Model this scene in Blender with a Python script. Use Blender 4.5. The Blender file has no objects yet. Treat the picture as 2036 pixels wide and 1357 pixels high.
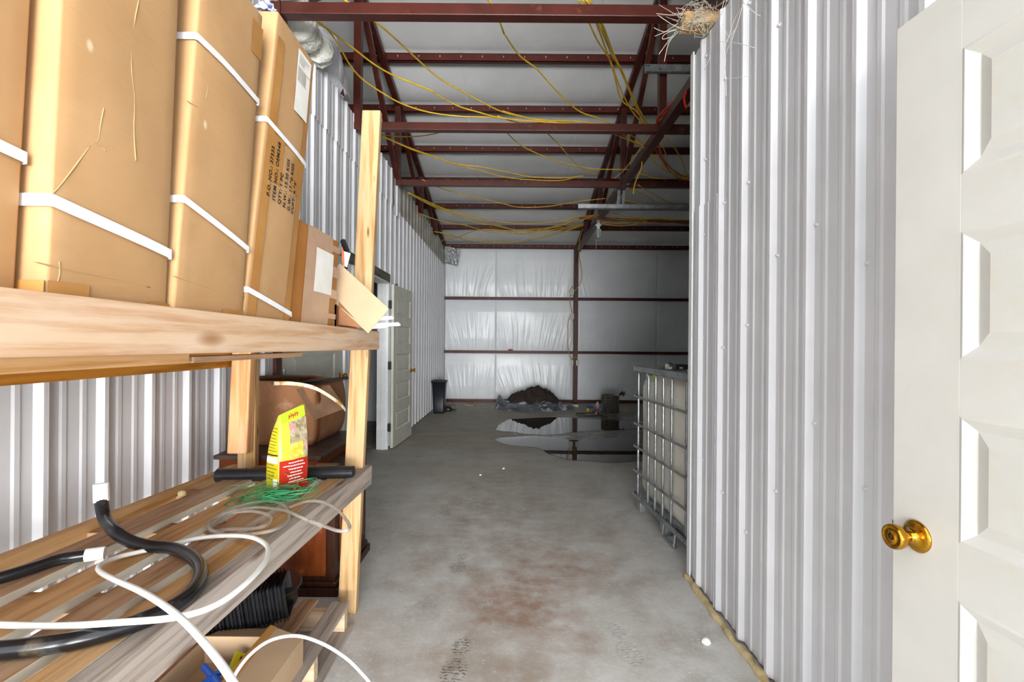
import bpy, bmesh, math, random
from mathutils import Vector, Matrix, noise

# ---------------------------------------------------------------- camera, light, exposure
SC = bpy.context.scene
FPX, ROLL, EYE = 950.0, 0.008, 1.31
cam_d = bpy.data.cameras.new('camera')
cam = bpy.data.objects.new('camera', cam_d)
SC.collection.objects.link(cam)
cam_d.sensor_width = 36.0
cam_d.lens = FPX / 2036 * 36.0
cam_d.shift_y = 5.5 / 2036
cam_d.clip_start = 0.02
cam.matrix_world = Matrix.Translation((0, 0, EYE)) @ Matrix.Rotation(math.pi / 2, 4, 'X') @ Matrix.Rotation(ROLL, 4, 'Z')
SC.camera = cam

world = bpy.data.worlds.new('overcast_sky')
SC.world = world
world.use_nodes = True
bg = world.node_tree.nodes['Background']
bg.inputs[0].default_value = (0.90, 0.95, 1.0, 1)
bg.inputs[1].default_value = 3.6
# daylight comes in through the open, enlarged doorway behind the camera
pl = bpy.data.lights.new('doorway_daylight', 'AREA')
pl.shape = 'RECTANGLE'
pl.size, pl.size_y = 2.5, 3.5
pl.cycles.is_portal = True
po = bpy.data.objects.new('doorway_daylight', pl)
SC.collection.objects.link(po)
po.location = (-0.22, -0.02, 1.75)
po.rotation_euler = (math.pi / 2, 0, 0)

# added fill lamp far outside the doorway, lifts the deep end of the room
dl = bpy.data.lights.new('deep_fill', 'AREA')
dl.shape = 'RECTANGLE'
dl.size, dl.size_y = 11.0, 9.0
dl.energy = 4300
dl.color = (0.98, 0.99, 1.0)
dl.spread = math.radians(150)
do = bpy.data.objects.new('deep_fill', dl)
SC.collection.objects.link(do)
do.location = (3.2, -20.0, 4.6)
do.rotation_euler = (math.pi / 2, 0, 0)

# added upward lamp outside the doorway, brightens the roof lining
gl_ = bpy.data.lights.new('roof_fill', 'AREA')
gl_.shape = 'RECTANGLE'
gl_.size, gl_.size_y = 7.0, 8.0
gl_.energy = 10000
gl_.color = (1.0, 1.0, 1.0)
go = bpy.data.objects.new('roof_fill', gl_)
SC.collection.objects.link(go)
go.location = (1.2, -7.5, 0.2)
go.rotation_euler = (math.radians(160), 0, 0)

SC.view_settings.view_transform = 'Standard'
SC.view_settings.look = 'None'
SC.view_settings.exposure = -0.2
SC.view_settings.gamma = 1.0
SC.view_settings.use_curve_mapping = False

# ---------------------------------------------------------------- helpers
COL = SC.collection
RNG = random.Random(7)
WL = {}          # object name -> world location of its origin


def P(px, py, X=None, Y=None, Z=None):
    """a point of the place: the sight line through a pixel met with a plane of known depth, side or height"""
    cx, cy = (px - 1018) / FPX, -((py - 678.5) - 5.5) / FPX
    c, s = math.cos(ROLL), math.sin(ROLL)
    d = Vector((cx * c - cy * s, 1.0, cx * s + cy * c))
    if Y is not None:
        t = Y
    elif X is not None:
        t = X / d.x
    else:
        t = (Z - EYE) / d.z
    return Vector((0, 0, EYE)) + d * t


def lin(h):
    if isinstance(h, str):
        h = h.lstrip('#')
        v = [int(h[i:i + 2], 16) / 255 for i in (0, 2, 4)]
    else:
        v = h
    return tuple((c / 12.92 if c <= 0.04045 else ((c + 0.055) / 1.055) ** 2.4) for c in v) + (1.0,)


def smooth_path(pts, n=6, closed=False):
    pts = [Vector(p) for p in pts]
    out, N = [], len(pts)
    rng = range(N if closed else N - 1)
    for i in rng:
        if closed:
            a, b, c, d = pts[(i - 1) % N], pts[i], pts[(i + 1) % N], pts[(i + 2) % N]
        else:
            a, b, c, d = pts[max(i - 1, 0)], pts[i], pts[i + 1], pts[min(i + 2, N - 1)]
        for k in range(n):
            t = k / n
            out.append(0.5 * ((2 * b) + (c - a) * t + (2 * a - 5 * b + 4 * c - d) * t * t + (3 * b - a - 3 * c + d) * t ** 3))
    if not closed:
        out.append(pts[-1])
    return out


class MB:
    def __init__(s):
        s.v, s.f = [], []

    def poly(s, pts):
        n = len(s.v)
        s.v += [Vector(p) for p in pts]
        s.f.append(tuple(range(n, n + len(pts))))
        return s

    def hexa(s, p):
        """8 corners: bottom loop 0-3 then top loop 4-7"""
        n = len(s.v)
        s.v += [Vector(q) for q in p]
        for f in ((3, 2, 1, 0), (4, 5, 6, 7), (0, 1, 5, 4), (1, 2, 6, 5), (2, 3, 7, 6), (3, 0, 4, 7)):
            s.f.append(tuple(n + i for i in f))
        return s

    def box(s, x0, x1, y0, y1, z0, z1):
        return s.hexa([(x0, y0, z0), (x1, y0, z0), (x1, y1, z0), (x0, y1, z0), (x0, y0, z1), (x1, y0, z1), (x1, y1, z1), (x0, y1, z1)])

    def obox(s, m, sx, sy, sz):
        """box centred on matrix m"""
        x, y, z = sx / 2, sy / 2, sz / 2
        return s.hexa([m @ Vector(q) for q in ((-x, -y, -z), (x, -y, -z), (x, y, -z), (-x, y, -z), (-x, -y, z), (x, -y, z), (x, y, z), (-x, y, z))])

    def bar(s, p, q, w, h, up=(0, 0, 1)):
        """beam from p to q, w wide sideways and h along up"""
        p, q, up = Vector(p), Vector(q), Vector(up)
        d = (q - p).normalized()
        r = d.cross(up).normalized()
        u = r.cross(d).normalized()
        r, u = r * w / 2, u * h / 2
        return s.hexa([p - r - u, p + r - u, q + r - u, q - r - u, p - r + u, p + r + u, q + r + u, q - r + u])

    def tube(s, pts, r, n=6, closed=False, caps=True):
        pts = [Vector(p) for p in pts]
        N = len(pts)
        rad = r if isinstance(r, (list, tuple)) else [r] * N
        base = len(s.v)
        t0 = (pts[1] - pts[0]).normalized()
        ref = Vector((0, 0, 1)) if abs(t0.z) < 0.9 else Vector((1, 0, 0))
        u = t0.cross(ref).normalized()
        for i in range(N):
            if closed:
                t = (pts[(i + 1) % N] - pts[i - 1])
            else:
                t = (pts[min(i + 1, N - 1)] - pts[max(i - 1, 0)])
            t.normalize()
            u = (u - t * u.dot(t))
            if u.length < 1e-6:
                u = t.orthogonal()
            u.normalize()
            w = t.cross(u)
            for k in range(n):
                a = 2 * math.pi * k / n
                s.v.append(pts[i] + (u * math.cos(a) + w * math.sin(a)) * rad[i])
        for i in range(N if closed else N - 1):
            j = (i + 1) % N
            for k in range(n):
                k2 = (k + 1) % n
                s.f.append((base + i * n + k, base + i * n + k2, base + j * n + k2, base + j * n + k))
        if caps and not closed:
            s.f.append(tuple(base + k for k in reversed(range(n))))
            s.f.append(tuple(base + (N - 1) * n + k for k in range(n)))
        return s

    def lathe(s, prof, m, n=24, cap0=True, cap1=True):
        """profile of (radius, height) about the z axis of matrix m"""
        base = len(s.v)
        for r, z in prof:
            for k in range(n):
                a = 2 * math.pi * k / n
                s.v.append(m @ Vector((r * math.cos(a), r * math.sin(a), z)))
        for i in range(len(prof) - 1):
            for k in range(n):
                k2 = (k + 1) % n
                s.f.append((base + i * n + k, base + i * n + k2, base + (i + 1) * n + k2, base + (i + 1) * n + k))
        if cap0:
            s.f.append(tuple(base + k for k in reversed(range(n))))
        if cap1:
            e = base + (len(prof) - 1) * n
            s.f.append(tuple(e + k for k in range(n)))
        return s

    def grid(s, fn, nu, nv):
        base = len(s.v)
        for j in range(nv + 1):
            for i in range(nu + 1):
                s.v.append(Vector(fn(i / nu, j / nv)))
        w = nu + 1
        for j in range(nv):
            for i in range(nu):
                a = base + j * w + i
                s.f.append((a, a + 1, a + w + 1, a + w))
        return s

    def loft(s, rings, cap0=True, cap1=True):
        base, n = len(s.v), len(rings[0])
        for r in rings:
            s.v += [Vector(p) for p in r]
        for i in range(len(rings) - 1):
            for k in range(n):
                k2 = (k + 1) % n
                s.f.append((base + i * n + k, base + i * n + k2, base + (i + 1) * n + k2, base + (i + 1) * n + k))
        if cap0:
            s.f.append(tuple(base + k for k in reversed(range(n))))
        if cap1:
            e = base + (len(rings) - 1) * n
            s.f.append(tuple(e + k for k in range(n)))
        return s

    def slab(s, pts, off):
        """polygon pts given thickness by the vector off"""
        off = Vector(off)
        n, b = len(pts), len(s.v)
        s.v += [Vector(p) for p in pts] + [Vector(p) + off for p in pts]
        s.f.append(tuple(b + i for i in range(n)))
        s.f.append(tuple(b + n + i for i in reversed(range(n))))
        for i in range(n):
            j = (i + 1) % n
            s.f.append((b + i, b + n + i, b + n + j, b + j))
        return s

    def build(s, name, mat, parent=None, smooth=False, bevel=0.0, origin='base', fix=True, seg=2):
        vs = s.v
        if origin == 'base':
            xs, ys, zs = [v.x for v in vs], [v.y for v in vs], [v.z for v in vs]
            o = Vector(((min(xs) + max(xs)) / 2, (min(ys) + max(ys)) / 2, min(zs)))
        else:
            o = Vector(origin)
        me = bpy.data.meshes.new(name)
        me.from_pydata([tuple(v - o) for v in vs], [], s.f)
        if fix:
            b = bmesh.new()
            b.from_mesh(me)
            bmesh.ops.recalc_face_normals(b, faces=b.faces)
            b.to_mesh(me)
            b.free()
        me.materials.append(mat)
        if smooth:
            for p in me.polygons:
                p.use_smooth = True
        ob = bpy.data.objects.new(name, me)
        COL.objects.link(ob)
        WL[ob.name] = o
        if parent is not None:
            ob.parent = parent
            ob.location = o - WL[parent.name]
        else:
            ob.location = o
        if bevel:
            md = ob.modifiers.new('bevel', 'BEVEL')
            md.width, md.segments, md.limit_method = bevel, seg, 'ANGLE'
            md.angle_limit = math.radians(40)
        return ob


def tag(o, label, cat=None, group=None, kind=None):
    if label:
        o['label'] = label
    if cat:
        o['category'] = cat
    if group:
        o['group'] = group
    if kind:
        o['kind'] = kind
    return o


def thing(name, label, cat, loc, group=None):
    o = bpy.data.objects.new(name, None)
    COL.objects.link(o)
    o.empty_display_size = 0.05
    o.location = loc
    WL[o.name] = Vector(loc)
    return tag(o, label, cat, group)


def clone(src, delta, parent):
    """a copy of one piece sharing its mesh, moved by delta, as a child of parent"""
    c = src.copy()
    COL.objects.link(c)
    c.parent = parent
    c.location = src.location + Vector(delta)
    return c


# ---------------------------------------------------------------- materials
MATS = {}


def M(name, c, r=0.6, m=0.0, c2=None, sc=6.0, st=(1, 1, 1), lo=0.35, hi=0.65, detail=4.0,
      bump=0.0, bsc=60.0, bst=(1, 1, 1), c3=None, sc3=2.0, lo3=0.55, hi3=0.75, st3=(1, 1, 1),
      trans=0.0, sss=0.0, spec=0.5, ior=1.45, coat=0.0, r2=None, dist=0.01, alpha=1.0):
    if name in MATS:
        return MATS[name]
    mt = bpy.data.materials.new(name)
    mt.use_nodes = True
    nt = mt.node_tree
    N, L = nt.nodes, nt.links
    b = N['Principled BSDF']
    b.inputs['Roughness'].default_value = r
    b.inputs['Metallic'].default_value = m
    b.inputs['IOR'].default_value = ior
    b.inputs['Specular IOR Level'].default_value = spec
    b.inputs['Transmission Weight'].default_value = trans
    b.inputs['Coat Weight'].default_value = coat
    b.inputs['Alpha'].default_value = alpha
    if sss:
        b.inputs['Subsurface Weight'].default_value = sss
        b.inputs['Subsurface Radius'].default_value = (0.05, 0.05, 0.04)
        b.inputs['Subsurface Scale'].default_value = 0.5
    tc = N.new('ShaderNodeTexCoord')

    def nz(scale, stretch, det):
        mp = N.new('ShaderNodeMapping')
        mp.inputs['Scale'].default_value = stretch
        L.new(tc.outputs['Object'], mp.inputs['Vector'])
        n = N.new('ShaderNodeTexNoise')
        n.inputs['Scale'].default_value = scale
        n.inputs['Detail'].default_value = det
        n.inputs['Roughness'].default_value = 0.6
        L.new(mp.outputs['Vector'], n.inputs['Vector'])
        return n

    def ramp(src, a, bb):
        mr = N.new('ShaderNodeMapRange')
        mr.inputs['From Min'].default_value = a
        mr.inputs['From Max'].default_value = bb
        L.new(src, mr.inputs['Value'])
        return mr.outputs['Result']

    col = None
    if c2 is not None:
        n = nz(sc, st, detail)
        fac = ramp(n.outputs['Fac'], lo, hi)
        mx = N.new('ShaderNodeMix')
        mx.data_type = 'RGBA'
        mx.inputs['A'].default_value = lin(c)
        mx.inputs['B'].default_value = lin(c2)
        L.new(fac, mx.inputs['Factor'])
        col = mx.outputs['Result']
        if r2 is not None:
            mr = N.new('ShaderNodeMapRange')
            mr.inputs['To Min'].default_value = r
            mr.inputs['To Max'].default_value = r2
            L.new(fac, mr.inputs['Value'])
            L.new(mr.outputs['Result'], b.inputs['Roughness'])
    if c3 is not None:
        n3 = nz(sc3, st3, 5.0)
        mx3 = N.new('ShaderNodeMix')
        mx3.data_type = 'RGBA'
        if col is not None:
            L.new(col, mx3.inputs['A'])
        else:
            mx3.inputs['A'].default_value = lin(c)
        mx3.inputs['B'].default_value = lin(c3)
        L.new(ramp(n3.outputs['Fac'], lo3, hi3), mx3.inputs['Factor'])
        col = mx3.outputs['Result']
    if col is not None:
        L.new(col, b.inputs['Base Color'])
    else:
        b.inputs['Base Color'].default_value = lin(c)
    if bump:
        nb = nz(bsc, bst, 3.0)
        bp = N.new('ShaderNodeBump')
        bp.inputs['Strength'].default_value = bump
        bp.inputs['Distance'].default_value = dist
        L.new(nb.outputs['Fac'], bp.inputs['Height'])
        L.new(bp.outputs['Normal'], b.inputs['Normal'])
    MATS[name] = mt
    return mt


def wood(name, c, c2, axis='Y', c3=None, r=0.7, sc=1.0):
    long_, across = 1.2 * sc, 26.0 * sc
    st = {'X': (long_, across, across), 'Y': (across, long_, across), 'Z': (across, across, long_)}[axis]
    k3 = {'X': (0.8, 5, 5), 'Y': (5, 0.8, 5), 'Z': (5, 5, 0.8)}[axis]
    return M(name, c, r, c2=c2, sc=1.6, st=st, lo=0.46, hi=0.62, detail=8, bump=0.35, bsc=2.5, bst=st, dist=0.004,
             c3=c3, sc3=2.2, st3=k3, lo3=0.55, hi3=0.75, spec=0.25)


def knots(mt, colour, stretch, scale=3.0, r0=0.05, r1=0.13):
    N, L = mt.node_tree.nodes, mt.node_tree.links
    b = N['Principled BSDF']
    src = b.inputs['Base Color'].links[0].from_socket
    tc = N.new('ShaderNodeTexCoord')
    mp = N.new('ShaderNodeMapping')
    mp.inputs['Scale'].default_value = stretch
    v = N.new('ShaderNodeTexVoronoi')
    v.inputs['Scale'].default_value = scale
    L.new(tc.outputs['Object'], mp.inputs['Vector'])
    L.new(mp.outputs['Vector'], v.inputs['Vector'])
    mr = N.new('ShaderNodeMapRange')
    mr.inputs['From Min'].default_value = r1
    mr.inputs['From Max'].default_value = r0
    L.new(v.outputs['Distance'], mr.inputs['Value'])
    mx = N.new('ShaderNodeMix')
    mx.data_type = 'RGBA'
    mx.inputs['B'].default_value = lin(colour)
    L.new(src, mx.inputs['A'])
    L.new(mr.outputs['Result'], mx.inputs['Factor'])
    L.new(mx.outputs['Result'], b.inputs['Base Color'])
    return mt


WHITE_PANEL = M('painted_steel_white', '#d6d6d9', 0.30, c2='#cdcdd0', sc=3, bump=0.03, bsc=9, spec=0.5, c3='#c4c3bf', sc3=1.3, lo3=0.62, hi3=0.85)
GALV_PANEL = M('unpainted_steel_panel', '#a9a69c', 0.42, m=0.25, c2='#8f8c82', sc=5)
RUST = M('red_oxide_primer', '#4d2118', 0.42, c2='#3f1a12', sc=7, c3='#86492f', sc3=9, lo3=0.62, hi3=0.8, spec=0.45)
RUST_D = M('red_oxide_purlin', '#552017', 0.45, c2='#471910', sc=6, spec=0.4)
GALV = M('galvanised_steel', '#b9bdc0', 0.38, m=0.75, c2='#94989b', sc=18, c3='#7c7f80', sc3=5, lo3=0.55, hi3=0.8)
INSUL = M('vinyl_insulation_facing', '#e9ecee', 0.30, c2='#dfe3e6', sc=2, spec=0.55, bump=0.05, bsc=120, dist=0.002)
INSUL_C = M('vinyl_ceiling_facing', '#e4e5e4', 0.45, c2='#d8d9d8', sc=1.5, bump=0.06, bsc=4, bst=(3, 0.6, 1), c3='#cfd0cf', sc3=1, lo3=0.5, hi3=0.9, dist=0.02)
DOOR_W = M('white_door_paint', '#d0cec8', 0.36, c2='#c9c7c0', sc=4, c3='#c9bfa6', sc3=7, lo3=0.66, hi3=0.82, spec=0.45)
DOOR_G = M('dingy_door_paint', '#c9c8bb', 0.45, c2='#bfbeb0', sc=4, c3='#a49f8b', sc3=5, lo3=0.6, hi3=0.85)
TRIM_W = M('white_jamb_paint', '#e3e4e3', 0.42, c2='#d2d3d2', sc=5, c3='#8b8478', sc3=14, lo3=0.7, hi3=0.8)
BRASS = M('polished_brass', '#c9952f', 0.16, m=1.0, c2='#b8862a', sc=10)
BLACK_P = M('black_plastic', '#1b1b1e', 0.35, c2='#26262a', sc=20, c3='#6b6b6b', sc3=40, lo3=0.72, hi3=0.8)
BLACK_MET = M('blackened_hinge', '#2c2c2c', 0.5, m=0.4)
CARD = M('cardboard', '#b48e64', 0.75, c2='#ad875d', sc=5, bump=0.22, bsc=9, bst=(1, 1, 5), c3='#be9b73', sc3=3, lo3=0.55, hi3=0.85, spec=0.25)
knots(CARD, '#d9c3a2', (6, 6, 3.5), 1.0, 0.02, 0.05)
CARD_L = M('cardboard_pale', '#b59a7c', 0.8, c2='#ad9174', sc=5, bump=0.05, bsc=30, spec=0.2)
CARD_D = M('cardboard_dusty', '#8f6547', 0.8, c2='#83593c', sc=4, c3='#ab8a70', sc3=14, lo3=0.55, hi3=0.8, bump=0.06, bsc=40, spec=0.2)
TAPE = M('clear_brown_tape', '#a9773f', 0.22, c2='#b5854c', sc=9, spec=0.5)
TAPE_L = M('frosted_tape', '#c3a184', 0.3, c2='#b8957a', sc=20, spec=0.5)
STRAP = M('white_strapping', '#f0f0f2', 0.4, c2='#e4e4e8', sc=30)
PAPER = M('white_paper', '#efece4', 0.6, c2='#e6e2d8', sc=12)
INK = M('black_ink', '#1d1a18', 0.6)
INK_G = M('grey_ink', '#a9a59b', 0.6)

# ================================================================ the setting
XL, XR, YB = -1.52, 1.005, 10.72          # faces of left wall, right partition, back wall
PITCH, RIB = 0.2328, 0.019


# ---- floor
def floor_material():
    mt = bpy.data.materials.new('stained_concrete')
    mt.use_nodes = True
    nt = mt.node_tree
    N, L = nt.nodes, nt.links
    b = N['Principled BSDF']
    tc = N.new('ShaderNodeTexCoord')
    vec = tc.outputs['Object']

    def nz(scale, det=6.0, stretch=None, rough=0.6):
        n = N.new('ShaderNodeTexNoise')
        n.inputs['Scale'].default_value = scale
        n.inputs['Detail'].default_value = det
        n.inputs['Roughness'].default_value = rough
        if stretch:
            mp = N.new('ShaderNodeMapping')
            mp.inputs['Scale'].default_value = stretch
            L.new(vec, mp.inputs['Vector'])
            L.new(mp.outputs['Vector'], n.inputs['Vector'])
        else:
            L.new(vec, n.inputs['Vector'])
        return n.outputs['Fac']

    def rng(src, a, c, lo=0.0, hi=1.0):
        m = N.new('ShaderNodeMapRange')
        m.inputs['From Min'].default_value = a
        m.inputs['From Max'].default_value = c
        m.inputs['To Min'].default_value = lo
        m.inputs['To Max'].default_value = hi
        L.new(src, m.inputs['Value'])
        return m.outputs['Result']

    def math_(op, a, c=None):
        m = N.new('ShaderNodeMath')
        m.operation = op
        for i, v in enumerate((a, c)):
            if v is None:
                continue
            if isinstance(v, (int, float)):
                m.inputs[i].default_value = v
            else:
                L.new(v, m.inputs[i])
        return m.outputs[0]

    def mix(fac, a, c):
        m = N.new('ShaderNodeMix')
        m.data_type = 'RGBA'
        for k, v in (('Factor', fac), ('A', a), ('B', c)):
            if isinstance(v, (int, float)):
                m.inputs[k].default_value = v
            elif isinstance(v, (str, tuple)):
                m.inputs[k].default_value = lin(v)
            else:
                L.new(v, m.inputs[k])
        return m.outputs['Result']

    def blob(x, y, rx, ry, rot=0.0, edge=0.5, wob=0.5):
        """soft stain patch: 1 inside an ellipse on the slab with a ragged edge"""
        mp = N.new('ShaderNodeMapping')
        mp.vector_type = 'TEXTURE'
        mp.inputs['Location'].default_value = (x, y, 0)
        mp.inputs['Rotation'].default_value = (0, 0, rot)
        mp.inputs['Scale'].default_value = (rx, ry, 1)
        L.new(vec, mp.inputs['Vector'])
        ln = N.new('ShaderNodeVectorMath')
        ln.operation = 'LENGTH'
        L.new(mp.outputs['Vector'], ln.inputs[0])
        d = math_('ADD', ln.outputs['Value'], rng(nz(2.3), 0.3, 0.7, -wob, wob))
        return rng(d, 1.0 + edge, 1.0 - edge), mp.outputs['Vector']

    col = mix(rng(nz(1.4), 0.35, 0.65), '#cfcdc7', '#d8d6d1')
    col = mix(math_('MULTIPLY', rng(nz(3.4, 8), 0.48, 0.66), 0.55), col, '#a39d92')
    col = mix(rng(nz(16, 8), 0.5, 0.72), col, '#dcdad5')
    col = mix(rng(nz(60, 3), 0.60, 0.66), col, '#e6e4df')
    # brown mud tracked in, along the middle of the walkway
    m1, _ = blob(-0.05, 3.4, 0.8, 1.6, 0.1, 0.6, 0.6)
    col = mix(math_('MULTIPLY', math_('MULTIPLY', m1, rng(nz(7, 8), 0.25, 0.75)), 0.8), col, '#94806a')
    m2, _ = blob(0.12, 2.55, 0.28, 0.45, -0.3, 0.5, 0.7)
    col = mix(math_('MULTIPLY', math_('MULTIPLY', m2, rng(nz(9, 7), 0.35, 0.6)), 0.6), col, '#99694a')
    m2b, _ = blob(-0.05, 1.9, 0.3, 0.3, 0.2, 0.6, 0.6)
    col = mix(math_('MULTIPLY', math_('MULTIPLY', m2b, rng(nz(8, 7), 0.35, 0.65)), 0.5), col, '#93775b')
    # silt and dirt towards the back of the room
    sx = N.new('ShaderNodeSeparateXYZ')
    L.new(vec, sx.inputs[0])
    yy = math_('ADD', sx.outputs['Y'], rng(nz(0.8), 0.3, 0.7, -0.8, 0.8))
    col = mix(math_('MULTIPLY', rng(yy, 3.0, 6.5), 0.85), col, mix(rng(nz(3, 6, (0.6, 2.5, 1)), 0.3, 0.7), '#857c68', '#978f7d'))
    # pale scuffs
    m3, _ = blob(0.1, 3.6, 1.1, 0.8, 0.1, 0.6, 0.6)
    col = mix(math_('MULTIPLY', math_('MULTIPLY', m3, rng(nz(22, 8, (0.7, 2.2, 1)), 0.55, 0.68)), 0.7), col, '#c8c8c6')
    # damp concrete round the puddles
    d1, _ = blob(1.75, 7.3, 1.75, 1.75, -0.1, 0.16, 0.25)
    col = mix(math_('MULTIPLY', d1, 0.72), col, '#3b342a')
    # dried muddy boot prints with tread bars
    for (x, y, s, rot, k) in ((-0.215, 1.98, 1.0, 0.08, 0.75), (-0.30, 2.86, 0.9, 0.1, 0.5), (-0.52, 3.75, 0.9, -0.15, 0.5),
                              (0.50, 2.1, 1.0, -0.15, 0.35), (-0.12, 2.42, 0.35, 1.2, 0.4)):
        for (oy, rx, ry) in ((0.075, 0.052 * s, 0.085 * s), (-0.085, 0.042 * s, 0.06 * s)):
            cx_, cy_ = x - math.sin(rot) * oy * s, y - math.cos(rot) * oy * s
            f, v = blob(cx_, cy_, rx, ry, -rot, 0.12, 0.12)
            wv = N.new('ShaderNodeTexWave')
            wv.bands_direction = 'Y'
            wv.inputs['Scale'].default_value = 1.1 * ry / 0.06
            wv.inputs['Distortion'].default_value = 6.0
            wv.inputs['Detail'].default_value = 2
            wv.inputs['Detail Scale'].default_value = 2
            L.new(v, wv.inputs['Vector'])
            tread = math_('MULTIPLY', rng(wv.outputs['Fac'], 0.15, 0.75), rng(nz(45, 3), 0.38, 0.55))
            col = mix(math_('MULTIPLY', math_('MULTIPLY', f, tread), k), col, '#54442f')
    L.new(col, b.inputs['Base Color'])
    wet = math_('MULTIPLY', d1, 0.4)
    L.new(math_('SUBTRACT', rng(nz(6), 0.3, 0.7, 0.55, 0.8), wet), b.inputs['Roughness'])
    bp = N.new('ShaderNodeBump')
    bp.inputs['Strength'].default_value = 0.25
    bp.inputs['Distance'].default_value = 0.004
    L.new(nz(40, 6), bp.inputs['Height'])
    L.new(bp.outputs['Normal'], b.inputs['Normal'])
    return mt


FLOOR = floor_material()
tag(MB().box(-4.7, 5.7, -1.2, 10.9, -0.15, 0.0).build('floor', FLOOR, origin=(0, 0, 0)),
    'stained grey concrete slab floor with muddy boot prints', 'floor', kind='structure')
tag(MB().box(-30, 30, -40, -1.2, -0.3, -0.08).build('ground', M('gravel_yard', '#a9a59c', 0.9, c2='#8f8b80', sc=3)),
    'pale gravel yard outside the open doorway', 'ground', kind='structure')


# ---- ribbed steel sheets
def sheet(name, parent, y0, y1, z0, z1, face, side, phase, mat, off=0.0):
    """one profiled steel sheet with ribs every PITCH; side +1 faces +X, -1 faces -X"""
    ys = {y0: None, y1: None}
    prof = []
    k0 = int(math.floor((y0 - phase) / PITCH)) - 1
    for k in range(k0, k0 + int((y1 - y0) / PITCH) + 4):
        c = phase + k * PITCH
        prof += [(c - 0.026, 0), (c - 0.009, RIB), (c + 0.009, RIB), (c + 0.026, 0)]
        for q in (1 / 3, 2 / 3):
            d = c + q * PITCH
            prof += [(d - 0.016, 0), (d - 0.008, 0.004), (d + 0.008, 0.004), (d + 0.016, 0)]
    prof.sort()

    def h(y):
        for (a, ha), (b, hb) in zip(prof, prof[1:]):
            if a <= y <= b:
                return ha + (hb - ha) * (y - a) / max(b - a, 1e-9)
        return 0.0
    pts = [(y0, h(y0))] + [p for p in prof if y0 < p[0] < y1] + [(y1, h(y1))]
    mb = MB()
    base = face - side * (RIB - off)
    n = len(pts)
    for z in (z0, z1):
        for t in (0.0, 0.0008):
            mb.v += [Vector((base + side * (hh - t), y, z)) for y, hh in pts]
    for i in range(n - 1):
        a, b_, c, d = i, n + i, 2 * n + i, 3 * n + i
        mb.f += [(a, a + 1, c + 1, c), (b_ + 1, b_, d, d + 1), (a + 1, a, b_, b_ + 1), (c, c + 1, d + 1, d)]
    mb.f += [(0, 2 * n, 3 * n, n), (n - 1, 2 * n - 1, 4 * n - 1, 3 * n - 1)]
    return mb.build(name, mat, parent)


def screws(parent, side, face, spots, mat=None):
    m0 = None
    for (y, z) in spots:
        c = Vector((face - side * RIB, y, z))
        if m0 is None:
            mt = Matrix.Translation(c) @ Matrix.Rotation(side * math.pi / 2, 4, 'Y')
            m0 = MB().lathe([(0.008, 0.0), (0.008, 0.002), (0.005, 0.003), (0.005, 0.008), (0.003, 0.0095)], mt, 8).build('screw', mat or WHITE_PANEL, parent)
            w0 = c
        else:
            clone(m0, c - w0, parent)


# ---- left wall
PH_L = 1.558
STUD = M('stud_framing', '#8b8173', 0.9)  # one even grey-brown for the framing behind the sheets
mb = MB()
x0, x1 = -1.64, XL - RIB - 0.004
for (a, b_, z0, z1) in ((0.2, 3.13, 0, 3.5), (3.13, 4.36, 2.1, 3.5), (4.36, 4.96, 0, 3.5), (4.96, 5.86, 2.06, 3.5), (5.86, YB, 0, 3.5)):
    mb.box(x0, x1, a, b_, z0, z1)
wall_left = tag(mb.build('wall_left', STUD), 'long left partition clad in white ribbed steel sheets', 'wall', kind='structure')
SEAM = 3.08
edges_near = [0.22, 0.627 + 0.0, 1.558, 2.52]
for a, b_ in zip(edges_near, edges_near[1:]):
    sheet('steel_sheet', wall_left, a, b_ + 0.0005, 0.02, SEAM, XL, 1, PH_L, WHITE_PANEL, 0.004)
for (a, b_, z0) in ((2.53, 3.12, 0.02), (3.12, 4.37, 2.11), (4.37, 4.93, 0.02), (4.93, 5.88, 2.16)):
    sheet('steel_sheet', wall_left, a, b_ + 0.005, z0, SEAM, XL, 1, PH_L, WHITE_PANEL, -0.002)
y = 5.88
while y < YB - 0.1:
    sheet('steel_sheet', wall_left, y, min(y + 4 * PITCH, YB), 0.02, SEAM, XL, 1, PH_L, WHITE_PANEL, 0.0)
    y += 4 * PITCH
y = 1.5
while y < 6.0:
    sheet('upper_sheet', wall_left, y, min(y + 4 * PITCH, 6.12), SEAM - 0.04, 3.5, XL, 1, PH_L, WHITE_PANEL, 0.006)
    y += 4 * PITCH
sheet('upper_sheet', wall_left, 6.12, 6.36, SEAM - 0.12, 3.42, XL, 1, PH_L, WHITE_PANEL, 0.02)
y = 6.30
while y < YB - 0.1:
    sheet('bare_upper_sheet', wall_left, y, min(y + 4 * PITCH, YB), SEAM - 0.02, 3.5, XL, 1, PH_L, GALV_PANEL, 0.005)
    y += 4 * PITCH
sp = []
for z in (0.55, 1.45, 2.3, 3.0):
    for k in range(-2, 40):
        yk = PH_L + k * PITCH + 0.036
        if z < 2.1 and (2.95 < yk < 5.95):
            continue
        if 0.9 < yk < YB:
            sp.append((yk, z + 0.02 * math.sin(yk * 9)))
screws(wall_left, 1, XL, sp)
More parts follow.
